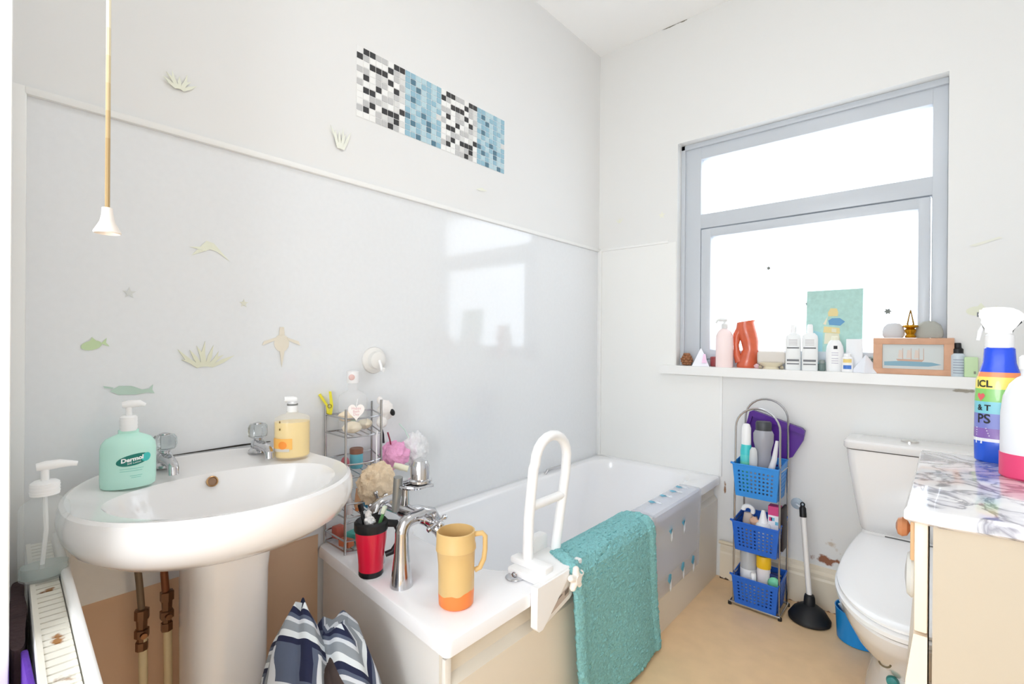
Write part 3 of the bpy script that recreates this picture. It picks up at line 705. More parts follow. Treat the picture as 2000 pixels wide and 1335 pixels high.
# bottles on the basin
def pump(parent, z, m, sc=1.0, dirx=1.0, neck=0.016, stem=0.04, collar=0.026, length=0.045, droop=0.008):
    b = MB(); b.lathe([(neck, z), (neck, z + collar), (neck * .75, z + collar + 0.004)], 22)
    for k in range(3): b.lathe([(neck * 1.03, z + collar * (0.2 + .27 * k)), (neck * 1.03, z + collar * (0.3 + .27 * k))], 22)
    b.build('pump_collar', m, parent)
    b = MB(); zt = z + collar + stem
    b.tube([(0, 0, z + collar), (0, 0, zt - 0.005)], 0.006, 12)
    b.tube([(-dirx * 0.012, 0, zt), (0, 0, zt + 0.001), (dirx * 0.02, 0, zt + 0.002), (dirx * length * .8, 0, zt), (dirx * length, 0, zt - droop)], [0.007, 0.009, 0.008, 0.0055, 0.0045], 12)
    b.build('pump_head', m, parent)
P = (-1.375, 0.252, 0.836)
t = viewthing('pump_bottle', 'mint green pump bottle standing at the left of the basin', 'soap bottle', P)
MINT = mat('mint_plastic', (196, 240, 226), 0.25, sss=0.15)
b = MB(); b.lathe([(0.046, 0.0), (0.050, 0.004), (0.051, 0.02), (0.051, 0.085), (0.049, 0.098), (0.041, 0.110), (0.026, 0.117), (0.019, 0.120), (0.019, 0.128)], 36, sx=1.0, sy=0.62); b.build('bottle', MINT, t)
pump(t, 0.126, WPLA, dirx=1.0, stem=0.028, collar=0.030, length=0.030, droop=0.003)
OG = mat('label_green', (22, 122, 108), 0.4); OT = mat('label_teal', (70, 196, 190), 0.4)
fr = on_round(0.051, 0.0, 1.0, 0.62)
def oval(name, cx, cz, rx, rz, m, parent, fn, tilt=0.15, n=28, lift=0):
    b = MB(); rings = []
    for k in (1.0, 0.8, 0.6, 0.4, 0.2, 0.04):
        rings.append([fn(cx + k * rx * math.cos(2 * PI * i / n), cz + k * (rz * math.sin(2 * PI * i / n) + tilt * rx * math.cos(2 * PI * i / n))) for i in range(n)])
    b.loft(rings, False, True)
    return b.build(name, m, parent)
oval('label_oval', 0.010, 0.064, 0.032, 0.0125, OG, t, on_round(0.051, 0.0, 1.0, 0.62, lift=0.0012))
oval('label_swirl', 0.033, 0.067, 0.010, 0.0095, OT, t, on_round(0.051, 0.0, 1.0, 0.62, lift=0.0018))
f2 = on_round(0.051, 0.0, 1.0, 0.62, lift=0.0024)
text('Dermol', 0.0125, mat('print_white', (244, 250, 248), 0.5), t, lambda x, y: f2(x + 0.007, y + 0.0655 + 0.15 * x), bold=0.0006)
text('500 Lotion', 0.0055, mat('print_white', (244, 250, 248), 0.5), t, lambda x, y: f2(x + 0.010, y + 0.0575 + 0.15 * x))
b = MB()
for zc, a0, a1 in ((0.044, -0.30, 0.55), (0.039, -0.30, 0.50), (0.028, 0.05, 0.50), (0.024, 0.10, 0.45)):
    b.patch(0.0515, -PI / 2 + a0, -PI / 2 + a1, zc, zc + 0.0012, 1.0, 0.62)
b.build('small_print', mat('pale_teal_print', (132, 206, 190), 0.5), t)
P = (-1.372, 0.622, 0.838)
t = viewthing('pump_bottle', 'clear pump bottle of orange liquid soap at the right of the basin', 'soap bottle', P)
b = MB(); b.lathe([(0.043, 0.0), (0.047, 0.005), (0.047, 0.105), (0.044, 0.114), (0.030, 0.121), (0.016, 0.124), (0.014, 0.132)], 32, sx=1.0, sy=0.8); b.build('bottle', mat('soap_shell', (250, 244, 228), 0.1, alpha=0.22), t)
b = MB(); b.lathe([(0.041, 0.003), (0.0452, 0.007), (0.0455, 0.101)], 32, sx=1.0, sy=0.8); b.build('liquid_soap', mat('amber_soap', (244, 216, 142), 0.3), t)
pump(t, 0.128, WPLA, dirx=-1.0, stem=0.014, collar=0.02, length=0.020, neck=0.014, droop=0.003)
b = MB(); b.lathe([(0.0145, 0.146), (0.0145, 0.151)], 20); b.build('grey_band', mat('band_grey', (130, 132, 130), 0.4), t)
b = MB(); b.patch(0.0474, -PI * 0.97, -PI * 0.50, 0.028, 0.058, 1.0, 0.8); b.build('label', mat('orange_label', (250, 188, 96), 0.4), t)
fo = on_round(0.0474, 0.0, 1.0, 0.8, lift=0.0010)
oval('label_fruit', -0.026, 0.040, 0.012, 0.011, mat('orange_fruit', (248, 150, 60), 0.4), t, fo, 0)
b = MB(); b.patch(0.0476, -PI * 0.97, -PI * 0.55, 0.022, 0.030, 1.0, 0.8); b.build('label_band', mat('label_silver', (214, 208, 196), 0.4), t)
for zz in (0.084, 0.104): oval('label_dot', -0.034, zz, 0.0022, 0.0032, mat('dot_brown', (120, 92, 40), 0.5), t, fo, 0)
# ------------------------------------------------------------------ radiator and what is by it
rzr = math.atan2(0.119 - 0.150, -0.74 + 1.48)
t = thing('radiator', 'white panel radiator with rusty slotted top grille on the near wall', 'radiator', (-1.48, 0.150, 0.12), rzr)
L = 0.46 + 0.27
b = MB(); b.box(0, L, -0.014, 0.0, 0.0, 0.616, 0.005, 3); b.build('front_panel', TRIMW, t)
b = MB(); b.box(0, L, -0.056, -0.048, 0.01, 0.600, 0.003); b.build('back_panel', TRIMW, t)
GR = mat('grille_enamel', (226, 222, 210), 0.5, var=0.04)
stained(GR, [(0.30, -0.03, 0.60, 0.05, 0.06, 0.1, (150, 104, 60), 0.42), (0.50, -0.03, 0.60, 0.06, 0.05, 0.1, (160, 110, 60), 0.44), (0.62, -0.03, 0.60, 0.05, 0.05, 0.1, (140, 96, 56), 0.42)], 45)
b = MB()
nsl = 34
for i in range(nsl):
    x = 0.004 + (L - 0.008) * i / nsl
    b.box(x, x + (L - 0.008) / nsl * 0.80, -0.052, -0.016, 0.588, 0.600)
b.box(0.0, L, -0.055, -0.048, 0.586, 0.601); b.box(0.0, L, -0.0205, -0.0175, 0.580, 0.5985)
b.build('top_grille', GR, t, smooth=False)
b = MB(); b.box(0.0, L, -0.048, -0.014, 0.57, 0.575); b.box(0, L, -0.047, -0.015, 0.02, 0.57); b.build('convector_fins', mat('fin_grey', (120, 118, 112), 0.6), t, smooth=False)
for q in (0.06, 0.66):
    b = MB(); b.tube([(q, -0.03, -0.12), (q, -0.03, 0.02)], 0.009, 10); b.build('feed_pipe', WPLA, t)
    b = MB(); b.box(q - 0.01, q + 0.01, -0.080, -0.05, 0.1, 0.3); b.build('bracket', TRIMW, t)
P = (-1.250, 0.105, 0.722)
t = viewthing('pump_bottle', 'clear nearly empty pump bottle standing on the radiator', 'soap bottle', P)
b = MB(); b.lathe([(0.031, 0.0), (0.035, 0.004), (0.036, 0.02), (0.036, 0.125), (0.034, 0.137), (0.026, 0.146), (0.019, 0.150), (0.018, 0.158)], 32, sx=1.0, sy=0.72); b.build('bottle', mat('thin_clear', (226, 232, 232), 0.12, alpha=0.24), t)
b = MB(); b.lathe([(0.030, 0.004), (0.034, 0.006), (0.0345, 0.026)], 32, sx=1.0, sy=0.72); b.build('liquid_soap', mat('soap_rest', (190, 208, 206), 0.2, alpha=0.4), t)
pump(t, 0.156, WPLA, dirx=1.0, neck=0.021, stem=0.030, collar=0.022, length=0.045, droop=0.002)
b = MB(); b.tube([(0.0, 0, 0.156), (0.002, 0, 0.09), (-0.004, 0, 0.012)], 0.0035, 8); b.build('dip_tube', WPLA, t)
# dark towel stuffed behind the radiator
b = MB((-1.2, 0.07, 0.4))
rows = []
for i in range(13):
    z = 0.14 + 0.565 * i / 12
    row = []
    for k in range(40):
        a = 2 * PI * k / 40
        u = math.copysign(abs(math.cos(a)) ** 0.5, math.cos(a)); v = math.copysign(abs(math.sin(a)) ** 0.7, math.sin(a))
        x = -1.17 + 0.145 * u
        row.append(Vector((x, 0.0655 + 0.0125 * v * (0.85 + 0.15 * math.sin(40 * x + 6 * z)) - 0.055 * (x + 1.17), z)))
    rows.append(row)
b.loft(rows)
tag(b.build('dark_towel', mat('dark_brown_cloth', (64, 48, 50), 0.95, bump=0.6, bscale=120, var=0.3, vscale=30)), 'dark brown cloth tucked between radiator and near wall', 'towel')
b = MB((-1.0, 0.07, 0.4)); b.box(-1.020, -0.84, 0.0605, 0.0685, 0.28, 0.705, 0.003)
tag(b.build('purple_cloth', mat('purple_cloth', (84, 40, 150), 0.9, bump=0.5, bscale=120)), 'purple cloth edge showing beside the radiator grille', 'cloth')
# ------------------------------------------------------------------ supply pipes under the basin
for i, (y, lab) in enumerate(((0.287, 'water pipe under basin, farther from pedestal, bent flexible top'), (0.338, 'water pipe under basin beside pedestal with straight copper top'))):
    x = -1.455
    t = thing('water_pipe', lab, 'pipe', (x, y, 0), 0, 'supply pipes under the basin'); O = (x, y, 0)
    b = MB(O); b.tube([(x, y + 0.012, 0), (x, y + 0.012, 0.30), (x, y + 0.010, 0.445)], 0.0095, 12); b.build('lower_pipe', mat('painted_pipe', (226, 208, 166), 0.45), t)
    cop = mat('copper', (138, 84, 52), 0.45, 0.35) if i else mat('braided_hose', (128, 110, 90), 0.5, 0.3)
    b = MB(O); b.tube([(x, y + 0.008, 0.50), (x, y + 0.002, 0.58), (x, y - 0.010 * (1 - i), 0.70), (x, y - 0.01 * (1 - i), 0.76)], 0.0085 if i else 0.0075, 12); b.build('upper_pipe', cop, t)
    b = MB(O); BR = mat('brass_fitting', (140, 104, 78), 0.3, 0.9)
    zb = 0.455 if i else 0.43
    b.lathe([(0.010, zb - 0.02), (0.013, zb - 0.02), (0.013, zb), (0.010, zb), (0.010, zb + 0.012), (0.0155, zb + 0.012), (0.0155, zb + 0.03), (0.011, zb + 0.032), (0.012, zb + 0.055), (0.0155, zb + 0.056), (0.0155, zb + 0.078), (0.009, zb + 0.08)], 6 if i else 8, (x, y + 0.008, 0))
    b.tube([(x, y + 0.008, zb + 0.02), (x + 0.022, y + 0.008, zb + 0.02)], 0.007, 10)
    b.build('valve', BR, t, smooth=False)
# ------------------------------------------------------------------ wire corner rack on the bath
RO = (-1.45, 0.87, BZ)
t = thing('wire_rack', 'chrome wire rack with stacked baskets on bath corner by the wall', 'rack', RO)
PB = [(-1.506, 0.792), (-1.372, 0.788), (-1.372, 0.915), (-1.506, 0.965)]
for k, (x, y) in enumerate(PB):
    b = MB(RO); b.tube([(x, y, BZ + 0.001), (x, y, 0.955 if k != 2 else 0.975)], 0.0042 if k in (1, 2) else 0.0036, 8); b.build('post', WIRE, t)
def basket(zf, zr, nm='basket'):
    b = MB(RO)
    mid = (-1.352, 0.855)
    def loop(z, o=0.0):
        p = [PB[0], PB[1], (PB[1][0] + 0.012, 0.82), (PB[1][0] + 0.018, 0.853), (PB[1][0] + 0.012, 0.885), PB[2], PB[3]]
        return [(x, y, z) for x, y in p]
    b.tube(loop(zf), 0.0026, 6, closed=True); b.tube(loop(zr), 0.0028, 6, closed=True)
    for i in range(1, 5):
        y0 = 0.79 + (0.915 - 0.79) * i / 5; y1 = 0.792 + (0.965 - 0.792) * i / 5
        b.tube([(-1.364, y0, zf), (-1.506, y1, zf)], 0.0016, 5)
    b.build(nm, WIRE, t)
for zf, zr in ((0.868, 0.925), (0.742, 0.782), (0.618, 0.66), (0.512, 0.545)): basket(zf, zr)
# things in and on the wire rack
def soap(x, y, z, rx, ry, rz, rgb, label, rot=0.0, name='soap_bar', cat='soap'):
    b = MB((x, y, z)); b.ball((x, y, z), rx, ry, rz, rot=Matrix.Rotation(rot, 3, 'Z'), nz=0.15)
    return tag(b.build(name, mat('soap_%d_%d_%d' % rgb, rgb, 0.5, sss=0.1)), label, cat)
soap(-1.415, 0.835, 0.889, 0.026, 0.034, 0.018, (240, 228, 206), 'cream soap bar at the front of the top wire basket', 0.3)
soap(-1.455, 0.905, 0.887, 0.024, 0.034, 0.016, (238, 226, 202), 'cream soap bar at the right back of the top wire basket', 0.6)
soap(-1.452, 0.835, 0.921, 0.021, 0.026, 0.017, (240, 222, 196), 'small cream soap on top of the other soaps')
soap(-1.468, 0.868, 0.913, 0.017, 0.018, 0.017, (178, 208, 190), 'small sage green ball by cream soaps in top wire basket', 0, 'bath_ball', 'bath ball')
# clothes peg clipped to the rack
PP = (-1.502, 0.798, 0.925)
t2 = viewthing('clothes_peg', 'yellow plastic clothes peg clipped on the wire rack', 'clothes peg', PP)
YEL = mat('peg_yellow', (238, 226, 52), 0.35)
b = MB(); b.prism([(-0.003, 0), (0.006, 0), (0.010, 0.03), (0.004, 0.076), (-0.004, 0.076), (0.0, 0.03)], 0.010, Matrix(((1, 0, 0, 0.006), (0, 0, -1, 0.005), (0, 1, 0, 0), (0, 0, 0, 1)))); b.build('leg', YEL, t2, smooth=False)
b = MB(); b.prism([(-0.006, 0.004), (0.003, 0), (-0.002, 0.03), (-0.026, 0.070), (-0.033, 0.066), (-0.010, 0.03)], 0.010, Matrix(((1, 0, 0, 0.003), (0, 0, -1, 0.005), (0, 1, 0, 0), (0, 0, 0, 1)))); b.build('leg', YEL, t2, smooth=False)
b = MB(); b.tube(arc((0.005, -0.006, 0.028), 0.006, 0, 2 * PI, 12)[:-1], 0.0012, 6, closed=True); b.build('spring', mat('spring', (150, 140, 70), 0.3, 0.8), t2)
# heart tag
HP = (-1.362, 0.790 + 0.012, 0.925)
t2 = viewthing('heart_tag', 'white heart shaped tag with pink lettering hanging on the wire rack', 'tag', (-1.358, 0.815, 0.912))
hp = []
for i in range(40):
    a = 2 * PI * i / 40; hp.append((0.0018 * 16 * math.sin(a) ** 3 * 0.85, 0.0018 * (13 * math.cos(a) - 5 * math.cos(2 * a) - 2 * math.cos(3 * a) - math.cos(4 * a))))
b = MB(); b.prism(hp, 0.004, Matrix(((1, 0, 0, 0), (0, 0, -1, 0.002), (0, 1, 0, 0.036), (0, 0, 0, 1)))); b.build('heart', mat('heart_white', (244, 238, 234), 0.5), t2, smooth=False)
for s_, zz in (('Happy', 0.046), ('Bath', 0.036), ('Day', 0.027)): text(s_, 0.011, mat('pink_print', (220, 176, 180), 0.5), t2, lambda x, y, zz=zz: Vector((x, -0.0026, zz + y)))
b = MB(); b.tube([(0.0, 0.004, 0.050), (0.004, 0.002, 0.075)], 0.001, 5); b.build('string', WPLA, t2)
# clear bottle behind
t2 = viewthing('pump_bottle', 'large clear bottle with pink-tinted cap at the back of wire rack', 'bottle', (-1.458, 0.862, 0.870))
b = MB(); b.lathe([(0.040, 0.0), (0.044, 0.004), (0.046, 0.03), (0.046, 0.105), (0.043, 0.118), (0.030, 0.128), (0.016, 0.134), (0.0155, 0.160)], 28, sx=1, sy=.6); b.build('bottle', mat('faint_clear', (236, 236, 238), 0.1, alpha=0.22), t2)
b = MB(); b.lathe([(0.019, 0.158), (0.020, 0.162), (0.020, 0.196), (0.012, 0.199)], 22); b.build('cap', mat('cap_clear_white', (240, 238, 238), 0.3), t2)
b = MB(); b.ball((-0.004, -0.019, 0.178), 0.010, 0.004, 0.010); b.build('cap_button', mat('pink_button', (226, 190, 184), 0.4), t2)
# suction hook on the wall
SP = (W, 0.978, 1.099)
t2 = thing('suction_holder', 'round white suction holder stuck on the wall above the wire rack', 'suction hook', SP)
b = MB(); b.lathe([(0.048, 0.001), (0.046, 0.006), (0.032, 0.012), (0.030, 0.030), (0.022, 0.036), (0.0, 0.036)], 28, (0, 0, 0), (1, 0, 0), cap1=False); b.build('cup', mat('suction_white', (232, 230, 226), 0.35), t2)
b = MB(); b.tube([(0.034, 0, 0.0), (0.046, 0, -0.018), (0.050, 0, -0.034), (0.060, 0, -0.036), (0.064, 0, -0.026)], 0.005, 10); b.build('hook', WPLA, t2)
# plush animal head and puffs
def puff(x, y, z, r, rgb, label, name='bath_puff', cat='bath puff', sq=(1, 1, 1)):
    t3 = thing(name, label, cat, (x, y, z)); b = MB()
    tb = bmesh.new(); bmesh.ops.create_icosphere(tb, subdivisions=5, radius=1)
    for v in tb.verts:
        p = v.co.copy(); k = 1 + 0.20 * noise.noise(p * 3.1 + Vector((x, y, z)) * 30) + 0.12 * abs(noise.noise(p * 8 + Vector((z, x, y)) * 40))
        v.co = Vector((p.x * sq[0], p.y * sq[1], p.z * sq[2])) * r * k
    b.add(tb); b.build('mesh_sponge', mat('net_%d_%d_%d' % rgb, rgb, 0.8, bump=0.7, bscale=160, var=0.08, vscale=40), t3)
    return t3
t3 = puff(-1.350, 0.885, 0.708, 0.064, (232, 210, 180), 'large beige mesh puff hanging at the front of the wire rack', sq=(0.6, 0.95, 1.0))
b = MB(); b.tube([(0, 0, 0.04), (-0.008, 0.004, 0.10), (-0.012, 0.006, 0.15), (-0.004, 0.004, 0.17)], 0.0022, 6); b.build('cord', WPLA, t3)
t3 = puff(-1.430, 1.008, 0.766, 0.054, (238, 168, 208), 'pink mesh puff hanging right of the wire rack', sq=(0.7, 1.0, 0.85))
b = MB(); b.tube([(0, -0.01, 0.02), (0.004, -0.022, 0.06), (0.0, -0.028, 0.085)], 0.003, 6); b.build('cord', mat('dark_red_cord', (150, 52, 78), 0.6), t3)
t3 = puff(-1.455, 1.118, 0.765, 0.054, (232, 232, 234), 'large white mesh puff hanging behind the bath tap', sq=(0.7, 0.95, 1.15))
b = MB(); b.tube([(0, -0.02, 0.03), (0.004, -0.05, 0.08), (0.0, -0.072, 0.105)], 0.002, 6); b.build('cord', mat('mint_cord', (214, 238, 226), 0.6), t3)
t3 = thing('plush_head', 'white plush animal head with a black eye hung on the wire rack', 'bath toy', (-1.425, 0.963, 0.925))
b = MB(); b.ball((0, 0.004, 0.004), 0.022, 0.027, 0.036, nz=0.2); b.ball((0.004, -0.012, -0.034), 0.016, 0.020, 0.020); b.ball((-0.004, -0.016, 0.040), 0.010, 0.010, 0.014)
b.build('head', mat('plush_white', (240, 236, 234), 0.95, bump=0.5, bscale=200), t3)
b = MB(); b.ball((0.021, 0.018, -0.002), 0.006, 0.009, 0.013, rot=Matrix.Rotation(0.5, 3, 'X')); b.build('eye', BLACK, t3)
b = MB(); b.tube([(0.006, -0.018, -0.05), (0.010, -0.012, -0.075), (0.008, -0.008, -0.105)], 0.004, 8); b.build('strap', mat('black_strap', (40, 34, 44), 0.7), t3)
stick('back_brush', 'cream and chrome brush lying on the wire rack near the tap', 'brush', (-1.385, 0.975, 0.745), (-1.352, 1.010, 0.732), 0.010, mat('cream_plastic', (240, 238, 214), 0.4))
# bottles and tubes on the lower tiers
t3 = viewthing('jar', 'turquoise jar with brown lid on the second tier of the wire rack', 'jar', (-1.455, 0.875, 0.744), 0)
b = MB(); b.lathe([(0.019, 0), (0.021, 0.003), (0.021, 0.045), (0.019, 0.05)], 22); b.build('jar_body', mat('turq', (112, 192, 210), 0.35), t3)
b = MB(); b.lathe([(0.022, 0.048), (0.022, 0.064), (0.020, 0.066)], 22); b.build('lid', mat('brown_lid', (142, 100, 82), 0.5), t3)
b = MB((-1.44, 0.825, 0.775)); b.ball((-1.44, 0.825, 0.770), 0.014, 0.014, 0.022); tag(b.build('razor_case', mat('dusky_red', (190, 100, 110), 0.4)), 'small dusky red case beside turquoise jar on wire rack', 'case')
def tubeobj(name, label, p0, p1, r, rgb, capc):
    t3 = thing(name, label, 'toothpaste', p0); v = Vector(p1) - Vector(p0)
    b = MB(); M3 = Vector((0, 0, 1)).rotation_difference(v.normalized()).to_matrix(); Lh = v.length
    rr = []
    for k, (a, c) in enumerate(((r * .9, r * .9), (r, r), (r * 1.15, r * .6), (r * 1.25, r * .08))):
        z = Lh * (0.16, 0.25, 0.7, 1.0)[k]; rr.append([M3 @ Vector((a * math.cos(q), c * math.sin(q), z)) for q in [2 * PI * i / 20 for i in range(20)]])
    b.loft(rr); b.build('tube', mat('tube_%d_%d_%d' % rgb, rgb, 0.35), t3)
    b = MB(); b.lathe([(r * .7, 0), (r * .75, Lh * .16)], 18, (0, 0, 0), v); b.build('cap', mat('cap_%d_%d_%d' % capc, capc, 0.4), t3)
tubeobj('toothpaste_tube', 'white toothpaste tube standing in third tier of wire rack', (-1.385, 0.812, 0.622), (-1.400, 0.800, 0.735), 0.014, (238, 236, 238), (236, 228, 230))
tubeobj('toothpaste_tube', 'orange tube behind the red mug on wire rack', (-1.395, 0.845, 0.622), (-1.40, 0.850, 0.690), 0.012, (238, 186, 140), (240, 150, 90))
tubeobj('toothpaste_tube', 'blue capped tube behind the red mug on wire rack', (-1.40, 0.880, 0.700), (-1.41, 0.880, 0.622), 0.013, (70, 160, 206), (60, 150, 200))
def bar(name, label, cat, x0, x1, y0, y1, z0, z1, rgb, rz=0.0):
    c = ((x0 + x1) / 2, (y0 + y1) / 2, z0); b = MB(c); b.box(x0, x1, y0, y1, z0, z1, 0.004, rot=Matrix.Rotation(rz, 3, 'Z'))
    return tag(b.build(name, mat('box_%d_%d_%d' % rgb, rgb, 0.4)), label, cat)
bar('soap_packet', 'teal packet on the lowest tier of the wire rack', 'packet', -1.452, -1.385, 0.838, 0.905, 0.516, 0.545, (88, 196, 186), 0.2)
bar('soap_packet', 'orange-brown packet at the front of the lowest wire tier', 'packet', -1.425, -1.380, 0.797, 0.823, 0.516, 0.540, (198, 108, 72), 0.25)
bar('soap_packet', 'red packet at the back of the lowest wire tier', 'packet', -1.500, -1.470, 0.812, 0.846, 0.516, 0.555, (204, 104, 88), 0.1)
# ------------------------------------------------------------------ blue basket rack on the floor
RX0, RX1, RY0, RY1 = -0.668, -0.490, 2.290, 2.435
RO = ((RX0 + RX1) / 2, 2.36, 0)
t = thing('basket_rack', 'tall chrome arched rack with three blue plastic baskets on the floor', 'storage rack', RO)
for yy, zt in ((RY0, 0.885), (RY1, 0.915)):
    b = MB(RO); r = (RX1 - RX0) / 2; xc = (RX0 + RX1) / 2
    b.tube([(RX0 - 0.005, yy, 0.010), (RX0 - 0.003, yy, 0.4), (RX0, yy, zt - r)] + [(xc + r * math.cos(a), yy, zt - r + r * math.sin(a)) for a in [PI - PI * i / 14 for i in range(1, 14)]] + [(RX1, yy, zt - r), (RX1, yy, 0.4), (RX1, yy, 0.010)], 0.0045, 8)
    b.build('arched_frame', WIRE, t)
b = MB(RO)
b.tube([(RX0 - 0.018, RY0 - 0.005, 0.012), (RX1 + 0.004, RY0 - 0.008, 0.012), (RX1 + 0.006, RY1, 0.012), (RX0 - 0.018, RY1, 0.012)], 0.0055, 8, closed=True)
b.build('base_frame', WIRE, t)
for zz in (0.145, 0.38, 0.62):
    for q in (RX0, RX1):
        b = MB(RO); b.tube([(q, RY0, zz), (q, RY1, zz)], 0.003, 6); b.build('side_rail', WIRE, t)
for x in (RX0 - 0.018, RX1 + 0.005):
    for y in (RY0 - 0.006, RY1): b = MB(RO); b.lathe([(0.008, 0), (0.008, 0.012)], 12, (x, y, 0)); b.build('foot', BLACK, t)
BLUE = mat('blue_basket', (34, 100, 200), 0.4, sss=0.05); BLUE2 = mat('light_blue_basket', (52, 140, 218), 0.4, sss=0.05)
def perforated(b, p00, p10, p01, p11, nu, nv, th, margin=(0.08, 0.14)):
    """a basket wall with square holes between the corners p00 p10 (bottom) and p01 p11 (top)"""
    p00, p10, p01, p11 = map(Vector, (p00, p10, p01, p11))
    nrm = (p10 - p00).cross(p01 - p00).normalized() * th
    us = [0, margin[0]]; 
    for i in range(nu):
        w = (1 - 2 * margin[0]) / nu; us += [margin[0] + w * (i + 0.26), margin[0] + w * (i + 0.74)]
    us += [1 - margin[0], 1]; vs = [0, margin[1]]
    for i in range(nv):
        w = (1 - 2 * margin[1]) / nv; vs += [margin[1] + w * (i + 0.26), margin[1] + w * (i + 0.74)]
    vs += [1 - margin[1], 1]
    def P(u, v): return (p00 * (1 - u) + p10 * u) * (1 - v) + (p01 * (1 - u) + p11 * u) * v
    for i in range(len(us) - 1):
        for j in range(len(vs) - 1):
            hole = i >= 2 and j >= 2 and i % 2 == 0 and j % 2 == 0 and i < len(us) - 2 and j < len(vs) - 2
            q = [P(us[i], vs[j]), P(us[i + 1], vs[j]), P(us[i + 1], vs[j + 1]), P(us[i], vs[j + 1])]
            if not hole:
                b.bm.faces.new([b.bm.verts.new(x) for x in q])
for zb, zt, m in ((0.495, 0.640, BLUE2), (0.255, 0.385, BLUE), (0.018, 0.145, BLUE)):
    b = MB(RO); ins = 0.012; fr_ = 0.012
    A = [(RX0 + 0.006, RY0 - 0.012, zb), (RX1 - 0.010, RY0 - 0.012, zb), (RX1 - 0.010, RY1 - 0.02, zb), (RX0 + 0.006, RY1 - 0.02, zb)]
    B = [(RX0 - 0.004, RY0 - 0.026, zt - 0.004), (RX1 + 0.001, RY0 - 0.026, zt - 0.004), (RX1 + 0.001, RY1 - 0.008, zt + 0.012), (RX0 - 0.004, RY1 - 0.008, zt + 0.012)]
    for i in range(4):
        j = (i + 1) % 4
        perforated(b, A[i], A[j], B[i], B[j], 9 if i % 2 == 0 else 7, 6, 0.003)
    b.bm.faces.new([b.bm.verts.new(p) for p in A])
    bmesh.ops.remove_doubles(b.bm, verts=b.bm.verts[:], dist=0.0004)
    bk = b.build('basket', m, t, smooth=False, solid=0.003)
    b = MB(RO); b.tube(B, 0.004, 8, closed=True); b.tube([(B[0][0], B[0][1] + 0.01, B[0][2]), (B[0][0] - 0.010, B[0][1] + 0.004, B[0][2] + 0.004)], 0.005, 8); b.build('basket_rim', m, bk)
# things in the baskets
t2 = viewthing('shampoo_bottle', 'white and turquoise slim bottle in top blue basket', 'bottle', (-0.636, 2.335, 0.50))
b = MB(); b.lathe([(0.020, 0), (0.022, 0.004), (0.025, 0.12), (0.024, 0.19), (0.020, 0.215)], 24, sy=.8); b.build('bottle', banded('turq_fade', [(-1, (120, 226, 196)), (0.14, (96, 214, 208)), (0.17, (74, 204, 206))], 0.35), t2)
b = MB(); b.lathe([(0.0195, 0.214), (0.020, 0.22), (0.019, 0.29), (0.014, 0.305), (0.006, 0.309)], 22, sy=.8); b.build('cap', WPLA, t2)
t2 = viewthing('shampoo_bottle', 'grey bottle standing upside down with dark cap in top blue basket', 'bottle', (-0.568, 2.345, 0.50))
b = MB(); b.lathe([(0.018, 0.0), (0.026, 0.03), (0.032, 0.11), (0.030, 0.19), (0.034, 0.21), (0.040, 0.235), (0.041, 0.27), (0.034, 0.285)], 26, sy=.6); b.build('bottle', mat('grey_bottle', (158, 158, 166), 0.3), t2)
b = MB(); b.lathe([(0.031, 0.284), (0.032, 0.29), (0.032, 0.318), (0.028, 0.325)], 26, sy=.65); b.build('cap', mat('dark_cap', (66, 68, 72), 0.4), t2)
t2 = viewthing('cream_tube', 'pale grey tube beside the upside-down bottle in top basket', 'tube', (-0.600, 2.312, 0.50))
b = MB(); b.lathe([(0.012, 0.0), (0.016, 0.1), (0.017, 0.16), (0.015, 0.195), (0.008, 0.21)], 20, sy=.5); b.build('tube', mat('pale_tube', (204, 206, 206), 0.35), t2)
t2 = viewthing('cream_tube', 'white small tube leaning right in top blue basket', 'tube', (-0.530, 2.315, 0.50))
b = MB(); b.tube([(0, 0, 0.0), (0.0, 0, 0.12), (0.012, 0, 0.17), (0.022, 0, 0.25)], [0.014, 0.014, 0.011, 0.006], 14); b.build('tube', mat('grey_white', (226, 224, 228), 0.35), t2)
# purple dustpan behind
b = MB((-0.56, 2.47, 0.63))
Mp = Matrix(((1, 0, 0, 0), (0, 0, -1, 2.475), (0, 1, 0, 0), (0, 0, 0, 1)))
b.prism([(-0.655, 0.848), (-0.640, 0.856), (-0.440, 0.796), (-0.428, 0.784), (-0.436, 0.740), (-0.478, 0.660), (-0.500, 0.650), (-0.52, 0.52), (-0.66, 0.52), (-0.685, 0.72)], 0.010, Mp)
b.prism([(-0.655, 0.848), (-0.640, 0.856), (-0.440, 0.796), (-0.428, 0.784), (-0.432, 0.768), (-0.640, 0.826)], 0.026, Mp)
b.prism([(-0.655, 0.848), (-0.640, 0.84), (-0.672, 0.72), (-0.685, 0.72)], 0.024, Mp)
tag(b.build('dustpan', mat('purple_plastic', (84, 32, 140), 0.35), smooth=False), 'purple dustpan standing behind the rack top against the wall', 'dustpan')
t2 = viewthing('cream_tube', 'white tube with rounded white cap at left of middle basket', 'tube', (-0.625, 2.330, 0.262))
b = MB(); b.lathe([(0.020, 0), (0.022, 0.11), (0.016, 0.15)], 20, sy=.6); b.build('tube', mat('taupe', (200, 184, 172), 0.4), t2)
b = MB(); b.tube(arc((0, 0, 0.160), 0.020, PI * 1.0, -0.2 * PI, 12), [0.010] * 12 + [0.008], 12); b.build('cap', WPLA, t2)
b = MB((-0.60, 2.318, 0.38)); b.ball((-0.595, 2.318, 0.382), 0.018, 0.014, 0.020, nz=0.3); tag(b.build('soap_bar', mat('peach_soap', (222, 178, 150), 0.6)), 'peach coloured soap in the middle basket', 'soap')
